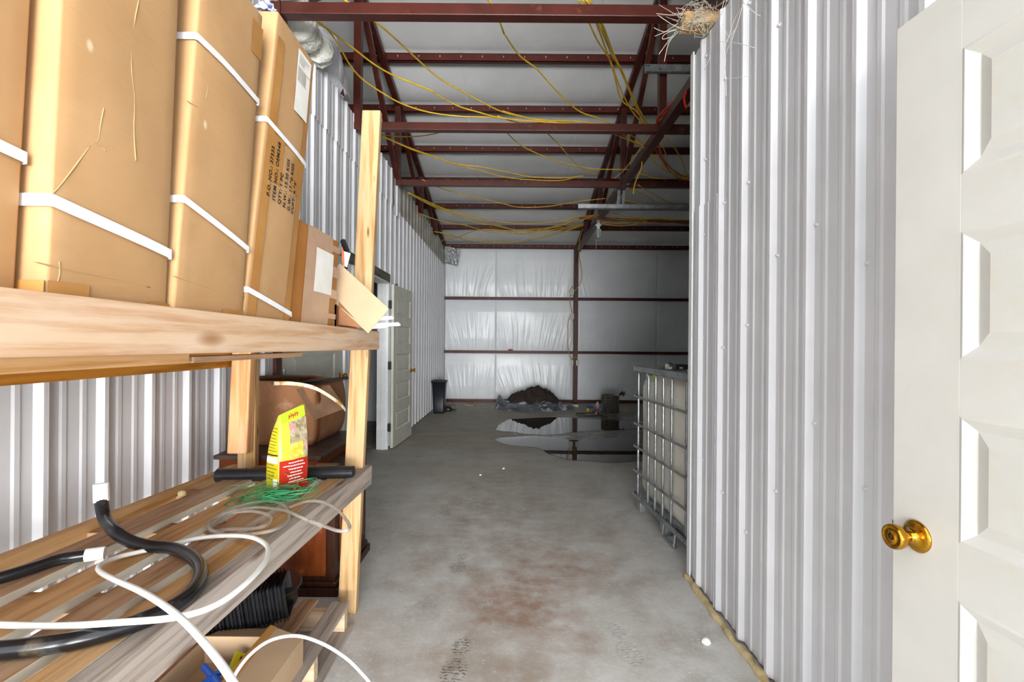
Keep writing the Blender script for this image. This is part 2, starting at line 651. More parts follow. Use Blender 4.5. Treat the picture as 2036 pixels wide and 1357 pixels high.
# corner trims and header
HEAD = wood('grey_header_board', '#6f6c5c', '#4f4c40', 'Y')
MB().box(XL - 0.02, XL + 0.004, 2.505, 2.535, 0, 2.6).build('corner_trim', TRIM_W, wall_left)
MB().box(-1.66, XL + 0.012, 4.30, 5.90, 2.055, 2.155).build('header_board', HEAD, wall_left, bevel=0.003)
MB().box(-1.655, XL + 0.006, 5.855, 5.89, 0, 2.06).build('door_jamb', TRIM_W, wall_left, bevel=0.002)
MB().box(-1.60, XL - 0.03, 5.84, 5.856, 0, 2.06).build('door_stop', TRIM_W, wall_left, bevel=0.002)
MB().box(-1.655, XL + 0.006, 4.93, 4.965, 0, 2.06).build('door_jamb', TRIM_W, wall_left, bevel=0.002)
MB().box(-1.655, XL + 0.006, 4.93, 5.89, 2.035, 2.06).build('head_jamb', TRIM_W, wall_left)
MB().box(-1.655, XL + 0.006, 4.335, 4.37, 0, 2.1).build('door_jamb', TRIM_W, wall_left)
MB().box(-1.62, XL + 0.002, 3.08, 3.155, 0, 2.1).build('door_stud', RUST, wall_left)

# ---- right partition: runs to a corner, then returns to the right
PH_R = 1.413
RIGHT_TOP, YC = 2.955, 2.695
mb = MB()
mb.box(XR + RIB + 0.004, XR + 0.13, 0.2, YC, 0, RIGHT_TOP - 0.03)
mb.box(XR + 0.13, 5.6, YC - 0.12, YC, 0, RIGHT_TOP - 0.03)
wall_right = tag(mb.build('wall_right', STUD), 'right partition clad in white ribbed steel sheets, beside the open door', 'wall', kind='structure')
e = [0.22, 0.48, PH_R, PH_R + 4 * PITCH, YC]
for a, b_ in zip(e, e[1:]):
    sheet('steel_sheet', wall_right, a, b_ + 0.0005, 0.015, RIGHT_TOP, XR, -1, PH_R, WHITE_PANEL, 0.0)
sheet('lapped_sheet', wall_right, PH_R + 4 * PITCH + 0.005, YC + 0.004, 0.015, 2.06, XR, -1, PH_R, WHITE_PANEL, 0.005)
MB().box(XR - 0.004, XR + 0.05, YC, YC + 0.012, 0.01, RIGHT_TOP - 0.005).box(XR - 0.006, XR, YC - 0.03, YC + 0.012, 0.01, RIGHT_TOP - 0.005).build('corner_trim', TRIM_W, wall_right)
sp = []
for k, zs in ((-1, (0.85, 1.62, 2.3)), (0, (0.9, 1.55, 2.45)), (1, (1.05, 1.72, 2.7)), (2, (0.75, 1.66, 2.55)), (3, (0.5, 1.4, 2.02, 2.8)), (4, (0.6, 1.3, 2.0, 2.6)), (5, (0.7, 1.35, 1.9, 2.3, 2.85))):
    for z in zs:
        sp.append((PH_R + k * PITCH - 0.036, z))
        if k >= 3:
            sp.append((PH_R + k * PITCH + 0.036, z + 0.03))
screws(wall_right, -1, XR, sp)
FOAM = M('expanding_foam', '#d9c79b', 0.7, c2='#c4ad79', sc=30, bump=0.3, bsc=60)
mb = MB()
pts, rad = [], []
y = 0.9
rr = random.Random(3)
while y < YC + 0.02:
    pts.append((XR - 0.012 + rr.uniform(-0.008, 0.004), y, 0.006 + rr.uniform(0, 0.006)))
    rad.append(rr.choice((0.009, 0.012, 0.016, 0.019)))
    y += rr.uniform(0.02, 0.045)
mb.tube(pts, rad, 8)
MB_ = mb.build('foam_sealant', FOAM, wall_right, smooth=True)
MB_['label'] = 'yellowed foam bead squeezed out along the foot of the wall'

# ---- back wall
wall_back = tag(MB().box(-4.7, 5.7, YB + 0.12, YB + 0.2, 0, 3.7).build('wall_back', M('outer_steel_skin', '#b9bcbe', 0.6)),
                'back wall of white quilted insulation between dark red girts', 'wall', kind='structure')


def insul_sheet(x0, x1, z0, z1, seed, wr=1.0):
    nx, nz_ = max(20, int((x1 - x0) * 100)), 60
    wl, wr_ = (0.10 if abs(x0 - 1.41) < 0.01 else 0.012), (0.10 if abs(x1 - 1.41) < 0.01 else 0.012)

    def fn(u, v):
        x, z = x0 + (x1 - x0) * u, z0 + (z1 - z0) * v
        eu = min(u, 1 - u) * (x1 - x0)
        ev = min(v, 1 - v) * (z1 - z0)
        bulge = 0.040 * min(1, ev / 0.30) ** 0.6 * (min(1, u * (x1 - x0) / wl) ** 0.7) * (min(1, (1 - u) * (x1 - x0) / wr_) ** 0.7)
        # tension creases run up from the girt below and fan out sideways
        lean = (u - 0.5) * 0.45 + 0.12 * math.sin(seed)
        q = x - lean * (z - z0)
        n1 = noise.noise(Vector((q * 9.0, z * 0.8, seed)))
        n2 = noise.noise(Vector((q * 22.0, z * 1.3, seed + 5)))
        ridge = (1 - abs(n1)) ** 4 * 0.7 + (1 - abs(n2)) ** 5 * 0.45
        env = max(0.0, 1 - v * 1.25) ** 0.8 * min(1, ev / 0.12) * (0.35 + 0.65 * max(0, noise.noise(Vector((x * 1.1, seed, 3.0))) + 0.5))
        env += 0.25 * max(0.0, v - 0.75) * min(1, ev / 0.1)
        big = 0.012 * noise.noise(Vector((x * 1.7, z * 2.0, seed + 9)))
        return (x, YB + 0.06 - bulge - big - 0.030 * wr * env * (ridge - 0.3), z)
    return MB().grid(fn, nx, nz_).build('insulation_sheet', INSUL, wall_back, smooth=True, fix=False)


G1, G2, EAVE = 1.125, 2.325, 3.47
for r_i, (z0, z1) in enumerate(((0.05, G1), (G1, G2), (G2, EAVE + 0.02))):
    for c_i, (x0, x1, w) in enumerate(((XL, -0.37, 0.7), (-0.37, 1.41, 1.0), (1.41, 3.25, 0.25), (3.25, 5.6, 0.2))):
        insul_sheet(x0, x1, z0, z1, r_i * 3.7 + c_i * 11.3, w)
girt_n = 0
for z in (G1, G2):
    for (a, b_) in ((XL, 1.36), (1.46, 5.6)):
        mb = MB().box(a, b_, YB - 0.045, YB - 0.04, z - 0.03, z + 0.03).box(a, b_, YB - 0.045, YB + 0.1, z + 0.026, z + 0.03).box(a, b_, YB - 0.045, YB + 0.1, z - 0.03, z - 0.026)
        mb.build('girt', RUST_D, wall_back)
MB().box(XL, 5.6, YB - 0.05, YB + 0.1, 0.0, 0.06).build('base_channel', RUST_D, wall_back)
MB().box(1.365, 1.455, YB - 0.16, YB - 0.02, 0.0, 3.47).build('column', RUST, wall_back, bevel=0.004)
MB().slab([(1.40, YB - 0.02, 3.46), (1.40, YB - 0.16, 3.46), (1.40, YB - 0.42, 3.36), (1.40, YB - 0.16, 3.1)], (0.012, 0, 0)).build('gusset', RUST, wall_back)

# ---- roof: vinyl faced blanket sagging over purlins, and its purlins
ROOF_M, PURL = 0.217, [1.2, 2.05, 2.92, 3.79, 4.66, 5.53, 6.37, 7.23, 8.08, 8.94, 9.80]


def roof_z(y):
    return 3.5 + ROOF_M * (YB - y)


def ceil_pt(u, v):
    x, y = -4.7 + 10.4 * u, 0.0 + (YB + 0.1) * v
    ps = [0.0] + PURL + [YB]
    sag = 0.0
    for a, b_ in zip(ps, ps[1:]):
        if a <= y <= b_:
            t = (y - a) / (b_ - a)
            sag = 0.035 * (4 * t * (1 - t)) ** 0.6
    return (x, y, roof_z(y) + 0.075 - sag + 0.006 * noise.noise(Vector((x * 2.0, y * 3.0, 1.0))))


ceiling = tag(MB().grid(ceil_pt, 90, 260).build('ceiling', INSUL_C, smooth=True, fix=False, origin=(0, 0, 0)),
              'sloping roof lined with white vinyl insulation blanket', 'ceiling', kind='structure')
TIP = M('screw_tip_zinc', '#d9d9d6', 0.4, m=0.3)
for i, y in enumerate(PURL + [YB - 0.06]):
    eave = y > 10
    z = roof_z(y) + (0.0 if not eave else -0.03)
    hh = 0.045
    mb = MB()
    for (a, b_) in ((-4.6, 5.6),):
        mb.box(a, b_, y, y + 0.006, z - hh, z + hh).box(a, b_, y, y + 0.055, z - hh, z - hh + 0.006).box(a, b_, y, y + 0.055, z + hh - 0.006, z + hh)
    po_ = mb.build('eave_strut' if eave else 'purlin', RUST_D, ceiling)
    if 4.0 < y:
        mb = MB()
        x = -4.0 + 0.1 * (i % 3)
        while x < 4.5:
            mb.lathe([(0.005, 0), (0.005, 0.004), (0.002, 0.018)], Matrix.Translation((x, y - 0.002, z + 0.014)) @ Matrix.Rotation(math.pi, 4, 'X'), 5)
            x += 0.245 if not eave else (0.11 if int(x * 50) % 2 else 0.19)
        tag(mb.build('screw_tips', TIP, po_), None, kind='stuff')
# seams of the roof blanket
for x in (-0.62, 0.9, 2.45, 3.1):
    mb = MB()

    def seam(u, v, x=x):
        y = 3.0 + 7.65 * v
        p = Vector(ceil_pt((x + 0.03 * (u - 0.5) + 4.7) / 10.4, y / (YB + 0.1)))
        p.z -= 0.004
        return p
    mb.grid(seam, 1, 120).build('blanket_seam', INSUL_C, ceiling, fix=False)

# ---- remaining shell
tag(MB().box(-4.75, -4.65, 0, YB, 0, 6.2).build('wall_outer_left', INSUL), 'outer left wall of the store room beyond the doorway', 'wall', kind='structure')
tag(MB().box(5.6, 5.7, 0, YB, 0, 6.2).build('wall_outer_right', INSUL), 'outer right wall of the dark bay', 'wall', kind='structure')
DW0, DW1, DH = -1.45, 0.985, 3.45  # unseen opening made wider and taller to let in more light
mb = MB().box(-4.7, DW0, 0.04, 0.2, 0, 6.0).box(DW1, 5.7, 0.04, 0.2, 0, 6.0).box(DW0, DW1, 0.04, 0.2, DH, 6.0)
tag(mb.build('wall_front', INSUL), 'front wall with the open doorway the view is taken from', 'wall', kind='structure')
tag(MB().box(-4.65, -1.66, 2.6, 8.0, 2.6, 2.65).build('ceiling_light_block', STUD), 'unseen slab added over the store room to block stray light', 'ceiling', kind='structure')  # added slab, keeps light from spilling in over the wall top
tag(MB().box(-4.65, -1.66, 2.5, 2.6, 0, 2.6).box(-4.65, -1.66, 8.0, 8.1, 0, 2.6).build('wall_store_room', INSUL), 'end walls of the dim store room behind the left wall', 'wall', kind='structure')


# ---- doors
def frame_matrix(hx, hy, ang):
    """u runs along the door from the hinge, v across its thickness"""
    return Matrix.Translation((hx, hy, 0)) @ Matrix.Rotation(ang, 4, 'Z')


def knob(parent, m, u, z, vface, sgn, mat=BRASS):
    k = m @ Matrix.Translation((u, vface, z)) @ Matrix.Rotation(-sgn * math.pi / 2, 4, 'X')
    rose = MB().lathe([(0.033, 0), (0.034, 0.003), (0.031, 0.006), (0.024, 0.009), (0.016, 0.011), (0.012, 0.016), (0.0115, 0.026)], k, 32).build('rose', mat, parent, smooth=True)
    kn = MB().lathe([(0.0115, 0.022), (0.013, 0.028), (0.018, 0.033), (0.0235, 0.040), (0.0265, 0.050), (0.0262, 0.056), (0.0245, 0.060), (0.022, 0.0605), (0.0205, 0.0585), (0.012, 0.0585), (0.0112, 0.0605), (0.006, 0.0605)], k, 32).build('knob', mat, parent, smooth=True)
    MB().obox(k @ Matrix.Translation((0, 0, 0.0607)), 0.0015, 0.008, 0.002).build('keyhole', INK, kn)


def make_door(name, label, hx, hy, ang, w, h, mat, hinges, bottom=0.012, hinge_side=1, stile=0.115):
    m = frame_matrix(hx, hy, ang)
    t = 0.035

    def bx(u0, u1, z0, z1, tt=t):
        return MB().obox(m @ Matrix.Translation(((u0 + u1) / 2, 0, (z0 + z1) / 2)), u1 - u0, tt, z1 - z0)
    root = tag(bx(0.02, w - 0.02, bottom + 0.02, h - 0.02, 0.012).build(name, mat), label, 'door', kind='structure')
    bx(0, stile, bottom, h).build('stile', mat, root, bevel=0.0015)
    bx(w - stile, w, bottom, h).build('stile', mat, root, bevel=0.0015)
    ph, gap, top = 0.25, 0.11, 0.134
    zt = h - top
    zs = []
    for i in range(5):
        zs.append((zt - ph, zt))
        zt -= ph + gap
    rails = [(zs[0][1], h)] + [(zs[i + 1][1], zs[i][0]) for i in range(4)] + [(bottom, zs[4][0])]
    for a, b_ in rails:
        bx(stile, w - stile, a, b_).build('rail', mat, root)
    for a, b_ in zs:
        mb = MB()
        for sg in (-1, 1):
            rings = []
            for ins, v in ((0.0, t / 2), (0.006, t / 2 + 0.0015), (0.010, t / 2 - 0.001), (0.026, t / 2 - 0.0105), (0.028, t / 2 - 0.0105), (0.052, t / 2 - 0.003)):
                rings.append([m @ Vector((stile + ins, sg * v, a + ins)), m @ Vector((w - stile - ins, sg * v, a + ins)),
                              m @ Vector((w - stile - ins, sg * v, b_ - ins)), m @ Vector((stile + ins, sg * v, b_ - ins))])
            mb.loft(rings, cap0=False)
        mb.build('panel', mat, root)
    if hinges:
        for z in (0.27, 1.03, 1.78):
            hm = m @ Matrix.Translation((0.0, hinge_side * t / 2, z))
            hb = MB()
            hb.obox(hm @ Matrix.Translation((0.0, -hinge_side * 0.017, 0)), 0.003, 0.036, 0.09)
            hb.lathe([(0.006, -0.047), (0.006, 0.047)], hm @ Matrix.Translation((-0.004, 0.004 * hinge_side, 0)), 10)
            hb.build('hinge', BLACK_MET, root)
    return root, m, t


# foreground door: latch edge at (0.885,1.085), hinge towards the camera
d1, m1, t1 = make_door('door_1', 'large open white panel door with brass knob at the right edge', 0.938, 0.205, math.atan2(0.88, -0.053), 0.882, 2.03, DOOR_W, False, stile=0.150)
knob(d1, m1, 0.882 - 0.062, 0.905, t1 / 2, 1)
MB().obox(m1 @ Matrix.Translation((0.8825, 0, 0.905)), 0.003, 0.024, 0.057).obox(m1 @ Matrix.Translation((0.888, 0.002, 0.905)), 0.012, 0.012, 0.016).build('latch', BRASS, d1)
# closed door in left wall, behind the dresser
d2, m2, t2 = make_door('door_2', 'closed dingy white panel door with brass knob behind the dusty carton', XL - 0.03, 3.16, math.pi / 2, 1.17, 2.08, DOOR_G, False, stile=0.19)
knob(d2, m2, 1.17 - 0.07, 1.01, -t2 / 2, -1)
MB().box(XL - 0.015, XL + 0.012, 3.17, 3.19, 1.05, 1.13).build('hinge', GALV, d2)
# open door lying back against the left wall
d3, m3, t3 = make_door('door_3', 'grey-white panel door swung open against the left ribbed wall', -1.475, 5.885, math.atan2(0.87, 0.048), 0.87, 2.03, DOOR_G, False)
knob(d3, m3, 0.87 - 0.065, 0.93, -t3 / 2, -1)
for z in (0.27, 1.03, 1.78):
    MB().box(-1.517, -1.475, 5.845, 5.852, z - 0.05, z + 0.05).build('hinge', BLACK_MET, d3, bevel=0.003)
MB().obox(Matrix.Translation((-1.475, 6.08, 2.045)), 0.02, 0.05, 0.03).build('door_closer_stub', BLACK_MET, d3)

# ---- steel frame: trusses and tie beams
CH = 3.385


def truss(X, label):
    root = thing('roof_truss', label, 'truss', (X, 7.0, CH), 'red steel roof trusses')
    zt = lambda y: roof_z(y) - 0.085
    MB().bar((X, 1.0, zt(1.0)), (X, YB - 0.1, zt(YB - 0.1)), 0.07, 0.07).build('top_chord', RUST, root)
    MB().bar((X if X > 0 else X - 0.12, 1.0, CH), (X if X > 0 else X - 0.12, YB - 0.1, CH), 0.085, 0.085).build('bottom_chord', RUST, root)
    nodes = [3.0, 4.6, 6.2, 7.8, 9.3]
    for y in nodes:
        MB().bar((X, y, CH + 0.04), (X, y, zt(y)), 0.07, 0.07, (0, 1, 0)).build('web_post', RUST, root)
    for a, b_ in zip(nodes[1:], nodes[2:]):
        MB().bar((X, a + 0.05, zt(a) - 0.02), (X, b_ - 0.05, CH + 0.05), 0.055, 0.055).build('web_diagonal', RUST, root)
    MB().bar((X, 4.55, zt(4.55)), (X, 3.05, CH + 0.05), 0.055, 0.055).build('web_diagonal', RUST, root)
    return root


truss(1.425, 'red-brown steel roof truss standing over the back wall column')
truss(-1.50, 'red-brown steel roof truss running above the left ribbed wall')
for y, lab in ((3.0, 'nearest red steel tie beam spanning high across the room'), (4.6, 'second red steel tie beam from the camera, under the ceiling'), (6.2, 'third red steel tie beam, above the open left door')):
    root = thing('tie_beam', lab, 'beam', (0, y, CH + 0.035), 'red steel tie beams')
    MB().box(-1.6, 4.5, y - 0.037, y + 0.037, CH - 0.035, CH + 0.038).build('tube', RUST, root, bevel=0.004)
    MB().box(-1.46, -1.45, y - 0.05, y + 0.05, CH - 0.05, CH + 0.06).box(1.375, 1.385, y - 0.05, y + 0.05, CH - 0.05, CH + 0.06).build('end_plate', RUST, root)

# ================================================================ the storage rack on the left
PINE_Y = knots(wood('pine_along_y', '#ccae90', '#b88f6b', 'Y', c3='#d3bca6'), '#9a6f4c', (9, 3.0, 9), 1.0, 0.08, 0.2)
PINE_Z = knots(wood('pine_upright', '#b99a70', '#9c7445', 'Z', c3='#c2ab84'), '#6e4326', (14, 14, 3.2), 1.0, 0.05, 0.12)
PINE_Z2 = wood('pink_pine_upright', '#d9a878', '#c18a58', 'Z', c3='#e2bf9c')
TREATED = wood('treated_lumber', '#b5772a', '#8f5716', 'Y', c3='#c58d42')
GREYW = knots(wood('weathered_board', '#aa9d93', '#85786d', 'Y', c3='#b5a08f'), '#6b5546', (9, 2.4, 9), 1.0, 0.08, 0.16)
BROWNW = wood('brown_pallet_board', '#b08c6c', '#8d6849', 'Y', c3='#b9a48e')
ORANGEW = wood('orange_pallet_board', '#c2986a', '#a37642', 'Y', c3='#c9ae8c')
BROWNX = wood('brown_cross_board', '#a98262', '#866041', 'X', c3='#b8a089')
PALEX = wood('pale_cross_board', '#cdb394', '#b29575', 'X', c3='#ded0bf')


def deck_z(y):
    return 0.70 + (2.35 - y) * 0.03


def front_x(y):
    return -0.688 + (2.35 - y) * 0.006


rack = thing('storage_rack', 'homemade timber storage rack with two slatted shelves along left wall', 'rack', (-1.02, 1.4, 0))
# front corner post leans slightly, 2x4 with wide face to the camera


def post(px_top, py_top, px_bot, zbot, y, w, d, mat, name, z1=None):
    a, b_ = P(px_top, py_top, Y=y), P(px_bot, 1200, Y=y)
    top = Vector((a.x, y, a.z))
    slope = (a.x - b_.x) / (a.z - b_.z)
    bot = Vector((a.x - slope * (a.z - zbot), y, zbot))
    mb = MB()
    mb.hexa([(bot.x - w / 2, y, zbot), (bot.x + w / 2, y, zbot), (bot.x + w / 2, y + d, zbot), (bot.x - w / 2, y + d, zbot),
             (top.x - w / 2, y, top.z), (top.x + w / 2, y, top.z), (top.x + w / 2, y + d, top.z), (top.x - w / 2, y + d, top.z)])
    return mb.build(name, mat, rack, bevel=0.003)


post(738, 219, 690, 0.0, 2.30, 0.087, 0.038, PINE_Z, 'post')
MB().box(-1.335, -1.25, 2.33, 2.368, 0.60, 1.36).build('post', PINE_Z, rack, bevel=0.003)
MB().hexa([(-1.352, 2.27, 0.775), (-1.258, 2.27, 0.775), (-1.258, 2.325, 0.775), (-1.352, 2.325, 0.775),
           (-1.328, 2.27, 1.345), (-1.238, 2.27, 1.345), (-1.238, 2.325, 1.345), (-1.328, 2.325, 1.345)]).build('post_block', PINE_Z2, rack, bevel=0.006)
MB().box(-1.40, -1.36, 0.42, 0.46, 0, 1.36).build('post', PINE_Z, rack, bevel=0.003)
MB().box(-0.78, -0.695, 0.36, 0.40, 0, 1.36).build('post', PINE_Z, rack, bevel=0.003)
# upper shelf
MB().hexa([(-0.693, 0.36, 1.288), (-0.655, 0.36, 1.288), (-0.655, 2.36, 1.276), (-0.693, 2.36, 1.276),
           (-0.693, 0.36, 1.380), (-0.655, 0.36, 1.380), (-0.655, 2.36, 1.366), (-0.693, 2.36, 1.366)]).build('front_beam', PINE_Y, rack, bevel=0.004)
MB().box(-1.385, -1.348, 0.40, 2.33, 1.187, 1.335).build('back_beam', TREATED, rack, bevel=0.003)
pl0 = None
for i in range(14):
    y = 0.44 + i * 0.137
    if pl0 is None:
        pl0 = MB().box(-1.40, -0.694, y, y + 0.115, 1.345, 1.364).build('shelf_board', BROWNX, rack, bevel=0.002)
        yy0 = y
    else:
        clone(pl0, (0, y - yy0, 0), rack)
MB().box(-0.755, -0.697, 0.40, 1.035, 1.262, 1.288).build('ledger_strip', ORANGEW, rack, bevel=0.003)
MB().box(-0.735, -0.70, 1.05, 1.60, 1.262, 1.276).build('ledger_strip', BROWNW, rack, bevel=0.002)
# lower shelf made from a pallet: boards running along the wall over cross boards


def long_board(xa, xb, th, mat, y0=0.42, y1=2.36, name='shelf_slat', lift=0.0, zdrop=None):
    h = th if zdrop is None else zdrop
    p = []
    for zz in (-h, 0):
        for (x, y) in ((xa, y0), (xb, y0), (xb, y1), (xa, y1)):
            p.append((x + (front_x(y) + 0.688), y, deck_z(y) + zz + lift))
    o = MB().hexa(p).build(name, mat, rack, bevel=0.002)
    o.data.materials.append(EDGE_LIT)
    for f in o.data.polygons:
        if f.normal.x > 0.9 and name == 'shelf_slat':
            f.material_index = 1
    return o


EDGE_LIT = M('lit_pale_edge', '#cfc6b6', 0.8, c2='#b5aa98', sc=6, st=(8, 1, 8))  # pale cut sides; the light they catch is put into the colour
long_board(-1.375, -1.338, 0.04, TREATED if False else ORANGEW, zdrop=0.089, name='edge_board', lift=0.004)
long_board(-1.255, -1.135, 0.024, BROWNW)
long_board(-1.075, -0.975, 0.024, ORANGEW)
long_board(-0.930, -0.845, 0.022, BROWNW, lift=-0.002)
long_board(-0.812, -0.742, 0.024, ORANGEW)
fb = long_board(-0.732, -0.690, 0.04, GREYW, zdrop=0.092, name='front_board', y1=2.37, lift=0.004)
for y in (0.6, 1.08, 1.55, 1.95, 2.27):
    z = deck_z(y) - 0.021
    MB().box(-1.335 + 0.0, -0.735 + front_x(y) + 0.688, y - 0.045, y + 0.045, z - 0.022, z).build('cross_board', BROWNX, rack, bevel=0.002)
for x in (-1.13, -0.90):
    MB().box(x - 0.05, x + 0.05, 2.28, 2.365, 0.700, 0.712).build('end_block', BROWNX, rack)

# ---- cartons leaning along the upper shelf
SHELF = 1.366


class Carton:
    """a carton whose wide printed side faces +X; u along the wall, w inwards, z up, with a lean"""

    def __init__(s, x, y, width, depth, height, sy, sx=0.0, z0=SHELF, seed=0.0, mat=CARD, name='carton', bulge=0.006):
        s.x, s.y, s.W, s.D, s.H, s.sy, s.sx, s.z0, s.seed, s.b = x, y, width, depth, height, sy, sx, z0, seed, bulge
        s.mat = mat

    def pt(s, u, w, z):
        q = z / s.H
        return Vector((s.x - w + s.sx * q, s.y + u + s.sy * q, s.z0 + z))

    def body(s, root, name='body', nu=8, nw=8, nz_=16):
        mb = MB()

        def wob(p, n, e):
            k = s.b * e * (1 + noise.noise(p * 5 + Vector((s.seed, 0, 0)))) + 0.002 * noise.noise(p * 16 + Vector((s.seed, 3, 0))) * min(1, e * 4)
            return p + n * k

        def e2(a, b_):
            return (4 * a * (1 - a)) * (4 * b_ * (1 - b_))
        mb.grid(lambda a, b_: wob(s.pt(a * s.W, 0, b_ * s.H), Vector((1, 0, 0)), e2(a, b_)), nu, nz_)
        mb.grid(lambda a, b_: wob(s.pt(a * s.W, s.D, b_ * s.H), Vector((-1, 0, 0)), e2(a, b_)), nu, nz_)
        mb.grid(lambda a, b_: wob(s.pt(0, a * s.D, b_ * s.H), Vector((0, -0.4, 0)), e2(a, b_)), nw, nz_)
        mb.grid(lambda a, b_: wob(s.pt(s.W, a * s.D, b_ * s.H), Vector((0, 0.4, 0)), e2(a, b_)), nw, nz_)
        mb.grid(lambda a, b_: s.pt(a * s.W, b_ * s.D, 0), nu, nw)
        mb.grid(lambda a, b_: wob(s.pt(a * s.W, b_ * s.D, s.H), Vector((0, 0, 1)), e2(a, b_)), nu, nw)
        ob = mb.build(name, s.mat, root, smooth=True)
        b = bmesh.new()
        b.from_mesh(ob.data)
        bmesh.ops.remove_doubles(b, verts=b.verts, dist=0.0005)
        bmesh.ops.recalc_face_normals(b, faces=b.faces)
        b.to_mesh(ob.data)
        b.free()
        md = ob.modifiers.new('bevel', 'BEVEL')
        md.width, md.segments, md.limit_method, md.angle_limit = 0.006, 3, 'ANGLE', math.radians(50)
        return ob

    def strap(s, root, za, zb, width=0.017, out=0.014):
        """ribbon round the carton, za at the near corner and zb at the far corner of the printed side"""
        path = []
        for a in (0.0, 0.02, 0.06, 0.12, 0.3, 0.5, 0.7, 0.88, 0.95, 0.985, 1.0):
            z_ = za + (zb - za) * a
            p_ = s.pt(a * s.W, 0, z_)
            e_ = (4 * a * (1 - a)) * (4 * (z_ / s.H) * (1 - z_ / s.H))
            k_ = s.b * e_ * (1 + noise.noise(p_ * 5 + Vector((s.seed, 0, 0))))
            path.append((p_, Vector((1, 0, 0)), k_ + 0.0055))
        far = [(s.pt(s.W, a * s.D, zb), Vector((0, 1, 0)), 0.003) for a in (0.0, 0.5, 1.0)]
        back = [(s.pt((1 - a) * s.W, s.D, zb + (za - zb) * a), Vector((-1, 0, 0)), 0.003) for a in (0, 1)]
        near = [(s.pt(0, (1 - a) * s.D, za), Vector((0, -1, 0)), 0.005) for a in (0.0, 0.5, 0.9, 0.98, 1.0)]
        allp = path + far + back + near
        lo_o = [p + n * o - Vector((0, 0, width / 2)) for p, n, o in allp]
        hi_o = [p + n * o + Vector((0, 0, width / 2)) for p, n, o in allp]
        lo_i = [p + n * (o - 0.0012) - Vector((0, 0, width / 2)) for p, n, o in allp]
        hi_i = [p + n * (o - 0.0012) + Vector((0, 0, width / 2)) for p, n, o in allp]
        mb = MB()
        mb.loft([lo_o, hi_o, hi_i, lo_i, lo_o], False, False)
        return mb.build('strap', STRAP, root)

    def patch(s, root, u0, u1, za, zb, mat, name, out=0.0105, side='front', nu=6, nz_=6):
        def fn(a, b_):
            u, z = u0 + (u1 - u0) * a, za + (zb - za) * b_
            if side == 'front':
                e = (4 * (u / s.W) * (1 - u / s.W)) * (4 * (z / s.H) * (1 - z / s.H))
                p = s.pt(u, 0, z)
                k = s.b * e * (1 + noise.noise(p * 5 + Vector((s.seed, 0, 0))))
                return p + Vector((k + out * 0.25, 0, 0))
            return s.pt(0, u, z) + Vector((0, -out * 0.35, 0))
        return MB().grid(fn, nu, nz_).build(name, mat, root, fix=False)


def crease(c, root, pix):
    """a shallow raised fold line lying on the printed side of a carton"""
    pts = []
    for x, y in pix:
        p = P(x, y, X=c.x + c.sx * 0.5)
        z = p.z - c.z0
        u = p.y - c.y - c.sy * z / c.H
        e = max(0, 4 * (u / c.W) * (1 - u / c.W)) * max(0, 4 * (z / c.H) * (1 - z / c.H))
        q = c.pt(u, 0, z)
        pts.append(q + Vector((c.b * e * (1 + noise.noise(q * 5 + Vector((c.seed, 0, 0)))) - 0.0002, 0, 0)))
    MB().tube(smooth_path(pts, 5), 0.0011, 6).build('crease', CARD, root, smooth=True)


def carton_thing(label, c, group, name='carton'):
    root = thing(name, label, 'box', c.pt(c.W / 2, c.D / 2, 0), group)
    c.body(root)
    return root


GB = 'tall brown shipping cartons on the upper shelf'
cA = Carton(-0.735, 0.452, 0.255, 0.60, 0.86, 0.02, 0.02, seed=1)
rA = carton_thing('tall brown carton nearest the camera, cut off by the left edge', cA, GB)
cA.strap(rA, 0.235, 0.215)
cB = Carton(-0.700, 0.716, 0.252, 0.645, 0.87, 0.028, 0.008, seed=2.3)
rB = carton_thing('tall brown carton with one low white strap and creased face', cB, GB)
cB.strap(rB, 0.155, 0.120, 0.019)
cB.patch(rB, 0.0, 0.07, 0.004, 0.034, TAPE, 'tape')
cB.patch(rB, 0.20, 0.252, 0.004, 0.02, TAPE, 'tape')
cB.patch(rB, 0.0, 0.3, 0.004, 0.034, TAPE, 'tape', side='near')
for pix in ([(272, -5), (262, 60), (258, 130), (263, 200), (260, 260), (264, 320)], [(200, 215), (194, 250), (190, 280), (178, 287)], [(176, 290), (150, 330), (120, 372), (97, 396)], [(205, 300), (198, 292), (186, 286)],
            [(70, 520), (150, 540), (235, 556), (300, 572)], [(122, 520), (123, 545), (118, 565)]):
    crease(cB, rB, pix)
cC = Carton(-0.692, 0.975, 0.250, 0.645, 0.83, 0.075, 0.008, seed=4.1)
rC = carton_thing('tall brown carton with two white straps, middle of the row', cC, GB)
cC.strap(rC, 0.240, 0.183, 0.015)
cC.strap(rC, 0.60, 0.585, 0.015)
cC.patch(rC, 0.16, 0.25, 0.003, 0.022, TAPE, 'tape')
cC.patch(rC, 0.20, 0.25, 0.70, 0.79, TAPE, 'tape')
for pix in ([(392, 140), (402, 150), (409, 172), (406, 196)], [(372, 200), (378, 205), (390, 212)], [(344, 548), (400, 568), (450, 582), (488, 590)]):
    crease(cC, rC, pix)
cD = Carton(-0.694, 1.232, 0.255, 0.645, 0.90, 0.145, 0.012, seed=6.7, bulge=0.004)
rD = carton_thing('tall brown carton printed with item number and weights, white label on top', cD, GB)
cD.strap(rD, 0.080, 0.030, 0.015)
cD.strap(rD, 0.560, 0.525, 0.015)
for (u0, u1, za, zb) in ((0.012, 0.05, 0.01, 0.83), (0.212, 0.246, 0.01, 0.84), (0.05, 0.105, 0.40, 0.54), (0.165, 0.215, 0.405, 0.52)):
    cD.patch(rD, u0, u1, za, zb, TAPE, 'tape', nz_=14)
